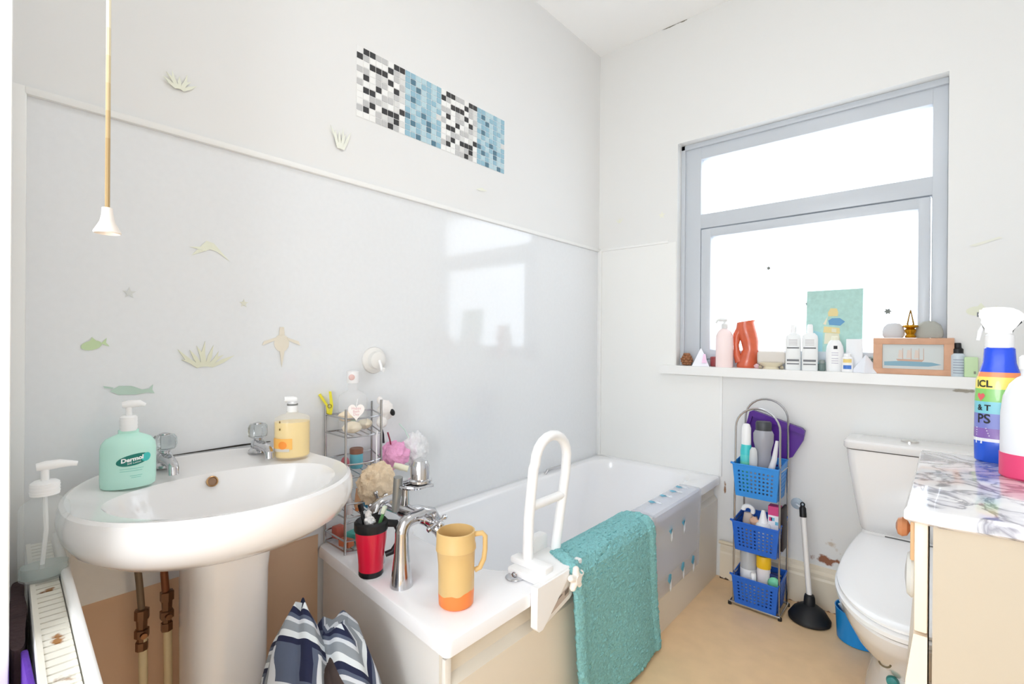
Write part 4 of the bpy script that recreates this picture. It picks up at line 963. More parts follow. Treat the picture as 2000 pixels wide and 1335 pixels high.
t2 = viewthing('nozzle_bottle', 'white cone nozzle bottle in the middle basket', 'bottle', (-0.560, 2.318, 0.262))
b = MB(); b.lathe([(0.026, 0), (0.030, 0.005), (0.030, 0.115), (0.024, 0.125)], 24); b.build('bottle', WPLA, t2)
b = MB(); b.lathe([(0.020, 0.125), (0.014, 0.145), (0.009, 0.170), (0.006, 0.180)], 20); b.build('nozzle', WPLA, t2)
b = MB((-0.515, 2.34, 0.262))
b.mi = 0; b.box(-0.542, -0.496, 2.322, 2.362, 0.262, 0.425); b.mi = 1; b.box(-0.542, -0.496, 2.3219, 2.3621, 0.425, 0.464)
b.mi = 2; b.box(-0.530, -0.516, 2.3212, 2.322, 0.402, 0.416); b.box(-0.514, -0.502, 2.3212, 2.322, 0.386, 0.400)
b.mi = 1; b.box(-0.538, -0.526, 2.3212, 2.322, 0.40, 0.416)
tag(b.build('carton', [mat('carton_white', (238, 236, 240), 0.5), mat('carton_pink', (214, 72, 132), 0.5), mat('carton_blue', (120, 190, 216), 0.5)], smooth=False), 'white carton with pink top in the middle basket', 'carton')
b = MB((-0.482, 2.35, 0.262)); b.box(-0.496 + 0.001, -0.484, 2.326, 2.40, 0.275, 0.462, 0.003); tag(b.build('carton', mat('carton_black', (46, 34, 36), 0.5)), 'dark narrow carton beside the pink topped carton', 'carton')
t2 = viewthing('spray_can', 'can with large grey cap at the left of lowest basket', 'bottle', (-0.6235, 2.338, 0.025))
b = MB(); b.lathe([(0.032, 0), (0.034, 0.004), (0.034, 0.14)], 24); b.build('body', WPLA, t2)
b = MB(); b.lathe([(0.034, 0.14), (0.034, 0.205), (0.028, 0.222)], 24); b.build('cap', mat('grey_cap', (186, 188, 190), 0.35), t2)
t2 = viewthing('lotion_bottle', 'white bottle with yellow cap in the lowest basket', 'bottle', (-0.559, 2.328, 0.025))
b = MB(); b.lathe([(0.022, 0), (0.026, 0.01), (0.027, 0.145), (0.026, 0.16)], 24, sy=.7); b.build('body', mat('pinkish_white', (234, 226, 226), 0.35), t2)
b = MB(); b.lathe([(0.0275, 0.16), (0.029, 0.165), (0.029, 0.205), (0.026, 0.212)], 24, sy=.75); b.build('cap', mat('cap_yellow', (246, 196, 36), 0.35), t2)
t2 = viewthing('small_tub', 'small white tub low in the lowest basket', 'tub', (-0.592, 2.294, 0.025))
b = MB(); b.lathe([(0.010, 0), (0.012, 0.003), (0.012, 0.135), (0.010, 0.14)], 20); b.build('body', WPLA, t2)
soap(-0.514, 2.310, 0.137, 0.024, 0.014, 0.028, (126, 214, 172), 'green oval soap at the right of the lowest basket')
b = MB((-0.514, 2.33, 0.03)); b.box(-0.538, -0.498, 2.325, 2.352, 0.025, 0.168, 0.003); tag(b.build('carton', mat('navy_carton', (24, 46, 112), 0.5)), 'navy carton behind green soap in the lowest basket', 'carton')
# suction hook low on the wall
t2 = thing('suction_hook', 'clear bluish suction hook on the wall above the plunger', 'suction hook', (-0.462, D, 0.440))
b = MB(); b.lathe([(0.026, 0.0005), (0.024, 0.004), (0.009, 0.010), (0.008, 0.016)], 22, (-0.006, 0, 0), (0, -1, 0)); b.build('cup', mat('blue_clear', (206, 220, 232), 0.2, alpha=0.6), t2)
b = MB(); b.tube([(-0.006, -0.014, 0.0), (0.012, -0.018, -0.010), (0.026, -0.024, -0.018), (0.034, -0.022, -0.008)], 0.004, 8); b.build('hook', mat('blue_clear2', (226, 230, 234), 0.2), t2)
# plunger
PP = (-0.392, 2.372, 0)
t = thing('plunger', 'black rubber plunger with long white handle standing on the floor', 'plunger', PP)
b = MB(); b.lathe([(0.068, 0.0), (0.078, 0.004), (0.079, 0.014), (0.074, 0.022), (0.060, 0.044), (0.040, 0.060), (0.022, 0.068), (0.020, 0.098), (0.017, 0.108), (0.012, 0.110)], 36); b.build('rubber_cup', mat('rubber', (26, 26, 28), 0.55), t)
top = Vector((-0.032, 0.035, 0.425))
b = MB(); b.tube([(0, 0, 0.09), tuple(top)], 0.0105, 14); b.build('handle', mat('handle_white', (236, 234, 232), 0.35), t)
b = MB(); b.tube([tuple(top * 0.99), tuple(top * 1.075), tuple(top * 1.10)], [0.0135, 0.013, 0.008], 14)
b.tube([tuple(top * 1.09 + Vector((0.007 * math.cos(a), 0, 0.010 + 0.008 * math.sin(a)))) for a in [2 * PI * i / 12 for i in range(12)]], 0.003, 6, closed=True)
b.build('grip', BLACK, t)
# blue tub
t = thing('cleaning_tub', 'bright blue plastic tub holding pale sticks beside the toilet', 'tub', (-0.215, 2.345, 0))
b = MB(); b.lathe([(0.072, 0.0), (0.076, 0.003), (0.082, 0.118), (0.084, 0.122), (0.080, 0.122), (0.073, 0.006), (0.0, 0.005)], 36, cap1=False); b.build('tub', mat('cyan_blue', (22, 140, 218), 0.35), t)
b = MB()
for k in range(7):
    a = k * 0.9; b.tube([(0.03 * math.cos(a), 0.03 * math.sin(a), 0.012), (-0.038 + 0.03 * math.cos(a * 1.7), -0.0 + 0.03 * math.sin(a * 1.7), 0.112 + 0.004 * k)], 0.006, 8)
b.build('brush_sticks', mat('pale_sticks', (206, 212, 214), 0.5), t)
# ------------------------------------------------------------------ toilet
TXC = -0.058
TO = (TXC, 2.2, 0)
t = thing('toilet', 'white close-coupled toilet with closed lid against the window wall', 'toilet', TO)
b = MB(TO)
rg = []
for z, hw, yf, yb, r in ((0.438, 0.158, 2.352, D - 0.012, 0.03), (0.45, 0.162, 2.345, D - 0.010, 0.03), (0.58, 0.184, 2.338, D - 0.008, 0.03), (0.70, 0.202, 2.334, D - 0.008, 0.03), (0.752, 0.208, 2.333, D - 0.008, 0.03)):
    rg.append(rrect(TXC - hw, TXC + hw, yf, yb, r, z, 5))
b.loft(rg); b.build('cistern', CERAM, t)
b = MB(TO); b.loft([rrect(TXC - 0.213, TXC + 0.213, 2.326, D - 0.006, 0.03, 0.757, 5), rrect(TXC - 0.217, TXC + 0.217, 2.322, D - 0.005, 0.034, 0.763, 5), rrect(TXC - 0.217, TXC + 0.217, 2.322, D - 0.005, 0.034, 0.782, 5), rrect(TXC - 0.210, TXC + 0.210, 2.329, D - 0.010, 0.03, 0.790, 5), rrect(TXC - 0.18, TXC + 0.18, 2.35, D - 0.02, 0.03, 0.792, 5)])
lid_ = b.build('cistern_lid', CERAM, t)
b = MB(TO); b.lathe([(0.028, 0.791), (0.028, 0.797), (0.024, 0.799), (0.0, 0.800)], 24, (TXC - 0.012, 2.424, 0), cap1=False); b.build('flush_button', mat('button_chrome', (220, 218, 214), 0.2, 0.9), lid_)
def dshape(hw, yb, yf, z, zf=None, hb=None, n=40, xc=TXC):
    """plan of a toilet seat: rounded front at yf, nearly straight back at yb"""
    zf = z if zf is None else zf; hb = hw * 0.86 if hb is None else hb
    pts = []; ym = yf + (yb - yf) * 0.46
    for i in range(n):
        a = PI + PI * i / n            # front half ellipse from left to right
        y = ym + (ym - yf) * math.sin(a); pts.append((xc + hw * math.cos(a), y))
    for k in range(0, 11):
        u = k / 10; y = ym + (yb - ym) * u; w = hw - (hw - hb) * u * u; pts.append((xc + w, y))
    for k in range(1, 8): pts.append((xc + hb * (1 - 2 * k / 8), yb))
    for k in range(10, 0, -1):
        u = k / 10; y = ym + (yb - ym) * u; w = hw - (hw - hb) * u * u; pts.append((xc - w, y))
    return [Vector((x, y, zf + (z - zf) * (y - yf) / (yb - yf))) for x, y in pts]
YF, YB = 1.665, 2.318
b = MB(TO)
b.loft([dshape(0.178, YB, YF + 0.004, 0.424, 0.392), dshape(0.183, YB, YF - 0.001, 0.428, 0.396), dshape(0.183, YB, YF, 0.434, 0.402), dshape(0.176, YB - 0.005, YF + 0.010, 0.439, 0.407), dshape(0.140, YB - 0.03, YF + 0.05, 0.441, 0.410)])
b.build('lid', mat('seat_white', (245, 245, 246), 0.15, coat=0.3), t)
b = MB(TO)
b.loft([dshape(0.182, YB, YF - 0.002, 0.401, 0.370), dshape(0.188, YB, YF - 0.008, 0.405, 0.374), dshape(0.188, YB, YF - 0.008, 0.416, 0.385), dshape(0.182, YB, YF - 0.002, 0.4215, 0.390)])
b.build('seat', mat('seat_white', (245, 245, 246), 0.15), t)
b = MB(TO)
b.tube([(TXC - 0.08, YB + 0.003, 0.43), (TXC + 0.08, YB + 0.003, 0.43)], 0.011, 12); b.build('hinge', mat('hinge_grey', (90, 92, 92), 0.4), t)
b = MB(TO)
b.loft([dshape(0.118, 2.46, 1.83, 0.0, hb=0.105), dshape(0.112, 2.46, 1.84, 0.03, hb=0.10), dshape(0.098, 2.45, 1.88, 0.10, hb=0.095), dshape(0.098, 2.44, 1.885, 0.15, hb=0.1), dshape(0.118, 2.43, 1.82, 0.195, hb=0.11),
        dshape(0.152, 2.42, 1.745, 0.25, hb=0.13), dshape(0.172, 2.41, 1.690, 0.31, hb=0.15), dshape(0.177, 2.40, 1.672, 0.345, 0.330, hb=0.155), dshape(0.184, 2.40, 1.660, 0.392, 0.362, hb=0.158), dshape(0.180, 2.40, 1.664, 0.400, 0.368, hb=0.156)])
b.loft([rrect(TXC - 0.155, TXC + 0.155, 2.32, D - 0.015, 0.03, 0.34, 5), rrect(TXC - 0.158, TXC + 0.158, 2.33, D - 0.013, 0.03, 0.425, 5), rrect(TXC - 0.155, TXC + 0.155, 2.345, D - 0.012, 0.03, 0.438, 5)])
b.build('pan', CERAM, t)
b = MB(TO)
mc = Vector((-0.098, 1.685, 0.292)); b.tube([mc + Vector((0.013 * math.cos(a), 0, 0.012 * math.sin(a))) for a in [PI * 1.05 + PI * 0.9 * i / 10 for i in range(11)]], 0.0025, 8)
b.build('maker_mark', mat('mark_brown', (108, 96, 70), 0.5), t)
b = MB(TO); b.lathe([(0.016, 0.0), (0.017, 0.003), (0.014, 0.014), (0.006, 0.017)], 20, (-0.090, 1.890, 0.137), (-0.1, -1, 0.1)); b.build('bolt_cover', mat('teal_plastic', (60, 150, 150), 0.4), t)['label'] = 'teal cap'
# ------------------------------------------------------------------ cabinet with marble worktop
CZ = 0.90
t = thing('bathroom_cabinet', 'cream cabinet with wooden knob and a drawer-like lower door', 'cabinet', (0.3, 1.3, 0))
O = (0.3, 1.3, 0)
CB = mat('cabinet_cream', (196, 184, 164), 0.4); CDR = mat('door_cream', (240, 226, 206), 0.38)
b = MB(O); b.prism([(0.000, 1.060), (XR - 0.005, 1.105), (XR - 0.005, 1.60), (0.004, 1.60)], CZ - 0.028, Matrix.Identity(4)); b.build('body', CB, t, smooth=False)
b = MB(O); b.box(-0.024, -0.006, 1.063, 1.595, 0.687, CZ - 0.029, 0.003); d1 = b.build('door', CDR, t)
b = MB(O); b.prism([(-0.024, 0.682), (-0.006, 0.682), (-0.006, 0.06), (-0.040, 0.06), (-0.034, 0.60)], 0.532, Matrix(((1, 0, 0, 0), (0, 0, -1, 1.595), (0, 1, 0, 0), (0, 0, 0, 1)))); d2 = b.build('door', CDR, t)
KN = mat('wood_knob', (190, 128, 88), 0.35)
kp = (-0.025, 1.120, 0.842)
b = MB(O); b.lathe([(0.006, 0.0), (0.006, 0.006), (0.014, 0.010), (0.017, 0.017), (0.014, 0.023), (0.005, 0.026)], 24, kp, (-1, 0, 0)); b.build('knob', KN, d1)
b = MB(O); b.box(-0.030, -0.024, 1.09, 1.16, 0.795, 0.862, 0.002); b.build('wooden_plate', mat('plate_tan', (222, 182, 138), 0.45), d1)
b = MB(O); b.lathe([(0.040, 0.0), (0.042, 0.004), (0.036, 0.010), (0.012, 0.013), (0.0, 0.013)], 28, (-0.0245, 1.12, 0.762), (-1, 0, 0), sx=0.95, cap1=False); b.build('round_plate', mat('porcelain_grey', (216, 216, 210), 0.3), d1)
MARB = mat('marble_laminate', (236, 234, 236), 0.12, coat=0.5); nt = MARB.node_tree; bs = nt.nodes['Principled BSDF']
tc = nt.nodes.new('ShaderNodeTexCoord'); n1 = nt.nodes.new('ShaderNodeTexNoise'); n1.inputs['Scale'].default_value = 10; n1.inputs['Detail'].default_value = 8; n1.inputs['Distortion'].default_value = 1.6
nt.links.new(tc.outputs['Object'], n1.inputs['Vector'])
cr = nt.nodes.new('ShaderNodeValToRGB'); e = cr.color_ramp.elements
e[0].position = 0.36; e[0].color = col(240, 238, 240); e[1].position = 0.70; e[1].color = col(240, 238, 238)
for p, c in ((0.45, (214, 211, 218)), (0.495, (140, 138, 146)), (0.515, (158, 156, 162)), (0.56, (232, 230, 233))):
    x = e.new(p); x.color = col(*c)
nt.links.new(n1.outputs['Fac'], cr.inputs['Fac'])
n2 = nt.nodes.new('ShaderNodeTexNoise'); n2.inputs['Scale'].default_value = 4; nt.links.new(tc.outputs['Object'], n2.inputs['Vector'])
cr2 = nt.nodes.new('ShaderNodeValToRGB'); cr2.color_ramp.elements[0].position = 0.56; cr2.color_ramp.elements[1].position = 0.68
nt.links.new(n2.outputs['Fac'], cr2.inputs['Fac'])
mx = nt.nodes.new('ShaderNodeMix'); mx.data_type = 'RGBA'; mx.blend_type = 'MULTIPLY'; mx.inputs['B'].default_value = col(244, 226, 230)
nt.links.new(cr2.outputs['Color'], mx.inputs['Factor']); nt.links.new(cr.outputs['Color'], mx.inputs['A']); nt.links.new(mx.outputs['Result'], bs.inputs['Base Color'])
b = MB((0.3, 1.3, CZ - 0.027))
def topring(o, z): return [Vector(p) for p in ((-0.037 + o, 1.046 + o, z), (0.008, 1.038 + o, z), (XR - 0.004 - o, 1.130 + o, z), (XR - 0.004 - o, 1.645 - o, z), (-0.026 + o, 1.635 - o, z), (-0.032 + o, 1.3, z))]
b.loft([topring(0.006, CZ - 0.027), topring(0.0, CZ - 0.022), topring(0.0, CZ - 0.008), topring(0.004, CZ - 0.001), topring(0.010, CZ)])
tag(b.build('worktop', MARB), 'grey veined white marble effect worktop on the cream cabinet', 'worktop')
# rainbow spray bottle
P = (0.113, 1.585, CZ)
t = viewthing('spray_bottle', 'trigger spray bottle with rainbow striped label on worktop', 'spray bottle', P); t.scale = (0.9, 0.9, 0.92)
RB = banded('rainbow_label', [(-1, (36, 92, 214)), (0.052, (238, 240, 246)), (0.060, (138, 104, 178)), (0.085, (126, 134, 204)), (0.122, (128, 204, 216)), (0.152, (140, 206, 110)), (0.184, (248, 232, 110)), (0.214, (246, 150, 96)), (0.226, (30, 80, 226))], 0.25, coat=0.3)
b = MB()
rg = []
for z, rx, ry in ((0.0, 0.042, 0.030), (0.004, 0.046, 0.033), (0.05, 0.047, 0.034), (0.15, 0.046, 0.034), (0.205, 0.044, 0.033), (0.225, 0.038, 0.030), (0.25, 0.031, 0.026), (0.285, 0.029, 0.025), (0.29, 0.024, 0.022)):
    rg.append([(rx * math.copysign(abs(math.cos(a)) ** 0.75, math.cos(a)), ry * math.copysign(abs(math.sin(a)) ** 0.75, math.sin(a)), z) for a in [2 * PI * i / 40 for i in range(40)]])
b.loft(rg); b.build('bottle', RB, t)
b = MB(); b.lathe([(0.027, 0.287), (0.028, 0.292), (0.027, 0.318), (0.020, 0.325)], 24); b.build('collar', WPLA, t)
b = MB()
Mh = Matrix(((1, 0, 0, 0), (0, 0, -1, 0.016), (0, 1, 0, 0), (0, 0, 0, 1)))
b.prism([(-0.026, 0.320), (0.022, 0.318), (0.024, 0.340), (0.044, 0.352), (0.046, 0.366), (0.030, 0.384), (0.0, 0.390), (-0.036, 0.388), (-0.040, 0.378), (-0.038, 0.360), (-0.030, 0.352)], 0.032, Mh)
bmesh.ops.bevel(b.bm, geom=[e for e in b.bm.edges], offset=0.005, segments=2, affect='EDGES')
b.build('trigger_head', WPLA, t)
b = MB(); b.tube([(-0.026, 0, 0.350), (-0.036, 0, 0.330), (-0.040, 0, 0.306)], [0.006, 0.005, 0.004], 10); b.build('trigger', WPLA, t)
b = MB(); b.box(-0.0425, -0.039, -0.006, 0.006, 0.366, 0.378, 0.001); b.build('nozzle', mat('nozzle_grey', (110, 112, 116), 0.4), t)
BKP = mat('black_print', (38, 40, 40), 0.5)
def sq(a0):
    def fn(x, y):
        a = a0 + x / 0.046; z = y
        return Vector((0.0472 * math.copysign(abs(math.cos(a)) ** 0.75, math.cos(a)), 0.0347 * math.copysign(abs(math.sin(a)) ** 0.75, math.sin(a)), z))
    return fn
ff = sq(-PI / 2 - 0.55)
for s_, z_, sz_ in (('ICL', 0.196, 0.024), ('& T', 0.136, 0.020), ('PS', 0.108, 0.032)): text(s_, sz_, BKP, t, lambda x, y, z_=z_: ff(x, z_ + y), bold=0.0006)
b = MB(); f = b.bm.faces.new([b.bm.verts.new(ff(x * 0.40 - 0.006, 0.164 + z * 0.40)) for x, z in hp]); b.build('heart_print', mat('heart_red', (226, 104, 104), 0.5), t)
b = MB()
for k in range(4):
    z0 = 0.066 + 0.006 * k
    b.bm.faces.new([b.bm.verts.new(ff(x, z)) for x, z in ((-0.02, z0), (0.014 - 0.002 * k, z0), (0.014 - 0.002 * k, z0 + 0.0022), (-0.02, z0 + 0.0022))])
b.build('small_print', mat('print_pale', (220, 214, 232), 0.5), t)
b = MB(); b.bm.faces.new([b.bm.verts.new(ff(x, z)) for x, z in ((-0.022, 0.046), (-0.002, 0.046), (-0.002, 0.060), (-0.022, 0.060))]); b.build('white_patch', WPLA, t)
P = (0.147, 1.430, CZ)
t = viewthing('cleaner_bottle', 'white bottle with a bright pink base band on worktop', 'bottle', P)
b = MB(); b.lathe([(0.041, 0.0), (0.045, 0.004), (0.045, 0.050)], 36); b.build('pink_band', mat('hot_pink', (232, 74, 122), 0.35), t)
b = MB(); b.lathe([(0.0435, 0.048), (0.044, 0.052), (0.0435, 0.13), (0.040, 0.165), (0.031, 0.190), (0.020, 0.204), (0.014, 0.208), (0.014, 0.225)], 36); b.build('bottle', mat('milky_white', (236, 237, 240), 0.3), t)
b = MB(); b.lathe([(0.017, 0.222), (0.017, 0.245), (0.013, 0.25)], 20); b.build('cap', WPLA, t)
# ------------------------------------------------------------------ things on the window sill
Z = SZ
def pyramid(x, y, s, h, label, rz):
    t2 = thing('paper_pyramid', label, 'pyramid box', (x, y, Z), rz, 'white pyramid boxes on the sill')
    b = MB()
    n = 4
    base = [(s * math.cos(PI / 4 + 2 * PI * i / n), s * math.sin(PI / 4 + 2 * PI * i / n), 0.002) for i in range(n)]
    lo_ = [(p[0] * .96, p[1] * .96, 0) for p in base]
    b.loft([lo_, base, [(p[0] * 0.05, p[1] * 0.05, h) for p in base]]); b.build('shell', mat('pearl', (238, 240, 246), 0.3), t2, smooth=False)
    return t2
t2 = pyramid(-0.912, 2.530, 0.058, 0.092, 'white pyramid box near the left end of the sill', 0.3)
b = MB(); b.prism([(-0.012, -0.02), (0.012, -0.02), (0.006, 0.03), (-0.004, 0.03)], 0.0008, Matrix.Rotation(-0.3 + PI / 2 + face_cam(-0.9, 2.5) - PI / 2, 4, 'Z') @ Matrix.Translation((0.016, -0.036, 0.036)) @ Matrix.Rotation(math.radians(64), 4, 'X')); b.build('pink_sheen', mat('sheen', (244, 206, 232), 0.4), t2)
t2 = pyramid(-0.217, 2.505, 0.052, 0.074, 'white pyramid box beside the wooden ship box', 0.75)
b = MB((-0.99, 2.545, Z))
for k in range(5):
    for j in range(7):
        a = 2 * PI * j / 7 + k * 0.45; r = 0.026 * (1 - abs(k - 1.5) / 4)
        b.ball((-0.992 + r * math.cos(a), 2.545 + r * math.sin(a), Z + 0.010 + 0.012 * k), 0.010, 0.010, 0.008, seg=8, rings=6)
b.ball((-0.992, 2.545, Z + 0.03), 0.024, 0.024, 0.03)
tag(b.build('pine_cone', mat('cone_brown', (146, 98, 66), 0.7, var=0.25, vscale=50)), 'brown cone at the left end of the sill', 'pine cone')
t2 = viewthing('candle_pot', 'small dark red pot between white pyramid and pink bottle', 'pot', (-0.848, 2.555, Z))
b = MB(); b.lathe([(0.020, 0), (0.024, 0.004), (0.024, 0.048), (0.020, 0.050), (0.019, 0.04)], 22); b.build('pot', mat('dark_red', (150, 62, 64), 0.4), t2)
t2 = viewthing('pump_bottle', 'pale pink pump bottle standing in front of the terracotta vase', 'bottle', (-0.790, 2.512, Z))
b = MB(); b.lathe([(0.038, 0), (0.040, 0.003), (0.040, 0.145), (0.038, 0.160), (0.030, 0.178), (0.018, 0.190), (0.014, 0.193)], 28, sy=.7); b.build('bottle', mat('pale_pink', (250, 230, 228), 0.35), t2)
pump(t2, 0.192, mat('pump_grey', (226, 226, 224), 0.4), dirx=-1, neck=0.0145, stem=0.020, collar=0.022, length=0.040, droop=0.014)
# terracotta gurgling jug with a loop handle
t2 = viewthing('terracotta_vase', 'glazed terracotta vase with a hole through its side', 'vase', (-0.706, 2.556, Z))
TER = mat('terracotta', (206, 98, 66), 0.22, coat=0.3, var=0.12, vscale=25)
b = MB()
pth_ = [((0.006, 0.0), 0.042), ((0.008, 0.012), 0.046), ((0.016, 0.05), 0.042), ((0.024, 0.09), 0.035), ((0.020, 0.13), 0.040), ((0.010, 0.165), 0.044), ((0.002, 0.195), 0.044), ((0.000, 0.215), 0.040), ((0.004, 0.228), 0.042)]
rg = []
for (x, z), r in pth_:
    rg.append([(x + r * math.cos(a), r * 0.8 * math.sin(a), z + (0.16 * (x + r * math.cos(a)) if z > 0.2 else 0)) for a in [2 * PI * i / 28 for i in range(28)]])
rg += [[(p[0] * .88, p[1] * .88, p[2]) for p in rg[-1]], [(p[0] * .8, p[1] * .8, p[2] - 0.05) for p in rg[-1]]]
b.loft(rg); b.build('body', TER, t2)
b = MB(); b.tube([(-0.022, 0, 0.185), (-0.036, 0, 0.16), (-0.040, 0, 0.11), (-0.036, 0, 0.062), (-0.022, 0, 0.030)], [0.022, 0.020, 0.013, 0.017, 0.024], 16); b.build('handle', TER, t2)
# soap dish
t2 = viewthing('soap_dish', 'beige block of soap on an ornate cream dish', 'soap dish', (-0.582, 2.525, Z))
CD = mat('cream_dish', (226, 216, 192), 0.4)
b = MB(); b.lathe([(0.038, 0.0), (0.030, 0.010), (0.045, 0.018), (0.060, 0.030), (0.058, 0.031), (0.03, 0.024)], 30, sy=.6); 
for k in range(4):
    for s in (-1, 1): b.ball((s * 0.045, (-1) ** k * 0.024, 0.008), 0.008)
b.build('dish', CD, t2)
b = MB(); b.box(-0.058, 0.060, -0.026, 0.026, 0.026, 0.084, 0.012, 3)
sb = b.build('soap_block', mat('beige_soap', (218, 212, 204), 0.5, sss=0.1), None); sb.parent = None
sb.location = t2.location; sb.rotation_euler = t2.rotation_euler; tag(sb, 'beige soap block resting on the ornate cream dish', 'soap')
t2['label'] = 'ornate cream soap dish under the beige soap on the sill'
b = MB((-0.632, 2.508, Z)); b.ball((-0.640, 2.515, Z + 0.011), 0.014, 0.010, 0.011, nz=.3); tag(b.build('seashell', mat('shell_pink', (226, 190, 196), 0.4)), 'small pinkish shell at the left of the soap dish', 'shell')
# two white bottles
def white_bottle(x, y, label):
    t2 = viewthing('shampoo_bottle', label, 'bottle', (x, y, Z), 0, 'matching white bottles on the sill')
    b = MB()
    rg = []
    for z, hx, hy in ((0, 0.029, 0.019), (0.003, 0.031, 0.021), (0.140, 0.031, 0.021), (0.155, 0.029, 0.020), (0.168, 0.018, 0.014)):
        rg.append([(hx * math.copysign(abs(math.cos(a)) ** 0.5, math.cos(a)), hy * math.copysign(abs(math.sin(a)) ** 0.5, math.sin(a)), z) for a in [2 * PI * i / 36 for i in range(36)]])
    b.loft(rg); b.build('bottle', mat('bottle_white', (238, 240, 240), 0.3), t2)
    b = MB(); b.lathe([(0.012, 0.168), (0.0125, 0.172), (0.011, 0.202), (0.008, 0.207)], 20); b.build('cap', WPLA, t2)
    gp = mat('print_grey', (110, 112, 116), 0.5); lp = mat('print_light', (196, 192, 192), 0.5)
    for z0, z1 in ((0.098, 0.104), (0.040, 0.049), (0.026, 0.031)):
        b = MB(); b.box(-0.025, 0.023, -0.0216, -0.021, z0, z1); b.build('text_line', gp, t2, smooth=False)
    b = MB()
    for z0 in (0.112, 0.118, 0.124, 0.130, 0.136): b.box(-0.018, 0.016, -0.0214, -0.021, z0, z0 + 0.003)
    b.build('small_print', lp, t2, smooth=False)
white_bottle(-0.488, 2.515, 'white bottle with dark text bands, left of the matching pair')
white_bottle(-0.421, 2.508, 'white bottle with dark text bands, right of the matching pair nearer the teal picture')
# teal picture leaning on the window
t2 = thing('canvas_picture', 'teal picture with a yellow and blue boat design leaning on the window', 'picture', (-0.345, 2.585, Z), 0.0)
t2.rotation_euler = (math.radians(-4), 0, math.radians(-3))
b = MB(); b.box(-0.107, 0.107, -0.007, 0.007, 0.0, 0.365); b.build('canvas', mat('teal_canvas', (172, 208, 200), 0.7, var=0.08, vscale=60), t2, smooth=False)
b = MB()
YP, BP, CP, LP = mat('paint_sand', (226, 208, 152), 0.7), mat('paint_blue', (104, 156, 196), 0.7), mat('paint_cream', (226, 220, 196), 0.7), mat('paint_pale_blue', (162, 208, 216), 0.7)
Mq = Matrix(((1, 0, 0, 0), (0, 0, -1, -0.007), (0, 1, 0, 0), (0, 0, 0, 1)))
b.mi = 0; b.prism([(-0.020, 0.245), (0.016, 0.245), (0.018, 0.262), (0.012, 0.280), (-0.012, 0.282), (-0.022, 0.262)], 0.0007, Mq)
b.mi = 1; b.prism([(-0.016, 0.206), (0.026, 0.202), (0.044, 0.220), (0.024, 0.236), (-0.006, 0.236), (-0.020, 0.226)], 0.0007, Mq)
b.mi = 0; b.prism([(-0.038, 0.172), (0.026, 0.166), (0.024, 0.192), (-0.036, 0.200)], 0.0007, Mq)
b.mi = 2; b.prism([(-0.006, 0.174), (0.012, 0.172), (0.012, 0.188), (-0.006, 0.190)], 0.0010, Mq)
b.prism([(-0.040, 0.210), (-0.022, 0.246), (-0.028, 0.206)], 0.0007, Mq); b.prism([(-0.034, 0.12), (0.030, 0.12), (0.022, 0.166), (-0.032, 0.170)], 0.0007, Mq)
b.mi = 3; b.prism([(-0.104, 0.0), (-0.040, 0.0), (-0.040, 0.17), (-0.104, 0.19)], 0.0007, Mq)
b.build('painting', [YP, BP, CP, LP], t2, smooth=False)
# small pots and bottles by the picture
t2 = viewthing('small_jar', 'small dark green jar right of the white bottle pair', 'jar', (-0.377, 2.520, Z))
b = MB(); b.lathe([(0.013, 0), (0.014, 0.003), (0.014, 0.030), (0.010, 0.034)], 18); b.build('jar_body', mat('dark_green_glass', (110, 128, 124), 0.2), t2)
b = MB(); b.lathe([(0.011, 0.033), (0.011, 0.046), (0.009, 0.048)], 18); b.build('lid', mat('jar_lid', (140, 150, 146), 0.35), t2)
t2 = viewthing('lotion_bottle', 'white bottle with a small black square in front of teal picture', 'bottle', (-0.330, 2.528, Z))
b = MB(); b.lathe([(0.030, 0), (0.033, 0.004), (0.033, 0.085), (0.030, 0.110), (0.022, 0.130), (0.014, 0.138)], 28, sy=.7); b.build('bottle', WPLA, t2)
b = MB(); b.lathe([(0.014, 0.137), (0.014, 0.152), (0.011, 0.155)], 18); b.build('cap', mat('cream_cap', (238, 236, 214), 0.4), t2)
b = MB(); b.patch(0.0338, -PI / 2 - 0.14, -PI / 2 + 0.30, 0.098, 0.112, 0.96, 0.67); b.build('black_square', BLACK, t2)
b = MB()
for z0 in (0.080, 0.070, 0.055, 0.045, 0.035): b.patch(0.0334, -PI / 2 - 0.35, -PI / 2 + 0.40, z0, z0 + 0.003, 1, .7)
b.build('small_print', mat('print_lilac', (196, 192, 206), 0.5), t2)
t2 = viewthing('vitamin_bottle', 'small white bottle with yellow and blue label blocks', 'bottle', (-0.281, 2.500, Z))
b = MB(); b.lathe([(0.018, 0), (0.0205, 0.003), (0.0205, 0.060), (0.014, 0.066), (0.013, 0.078), (0.010, 0.080)], 24); b.build('bottle', WPLA, t2)
b = MB(); b.patch(0.0209, -PI / 2 - 0.8, -PI / 2 + 0.8, 0.041, 0.056); b.build('yellow_label', mat('lab_yellow', (240, 214, 134), 0.5), t2)
b = MB(); b.patch(0.0209, -PI / 2 - 0.75, -PI / 2 + 0.75, 0.014, 0.030); b.build('blue_label', mat('lab_blue', (74, 124, 206), 0.5), t2)
b = MB((-0.258, 2.548, Z)); b.box(-0.290, -0.232, 2.535, 2.562, Z, Z + 0.142, 0.002); tag(b.build('carton', mat('carton_white2', (236, 238, 240), 0.5)), 'plain white carton behind the yellow and blue labelled bottle', 'carton')
t2 = thing('trailing_plant', 'grey-green leafy sprig between pyramid box and wooden box', 'plant', (-0.200, 2.566, Z))
b = MB(); b.lathe([(0.018, 0), (0.022, 0.02), (0.021, 0.03)], 18); b.build('pot', mat('pot_dark', (76, 84, 80), 0.6), t2)
b = MB()
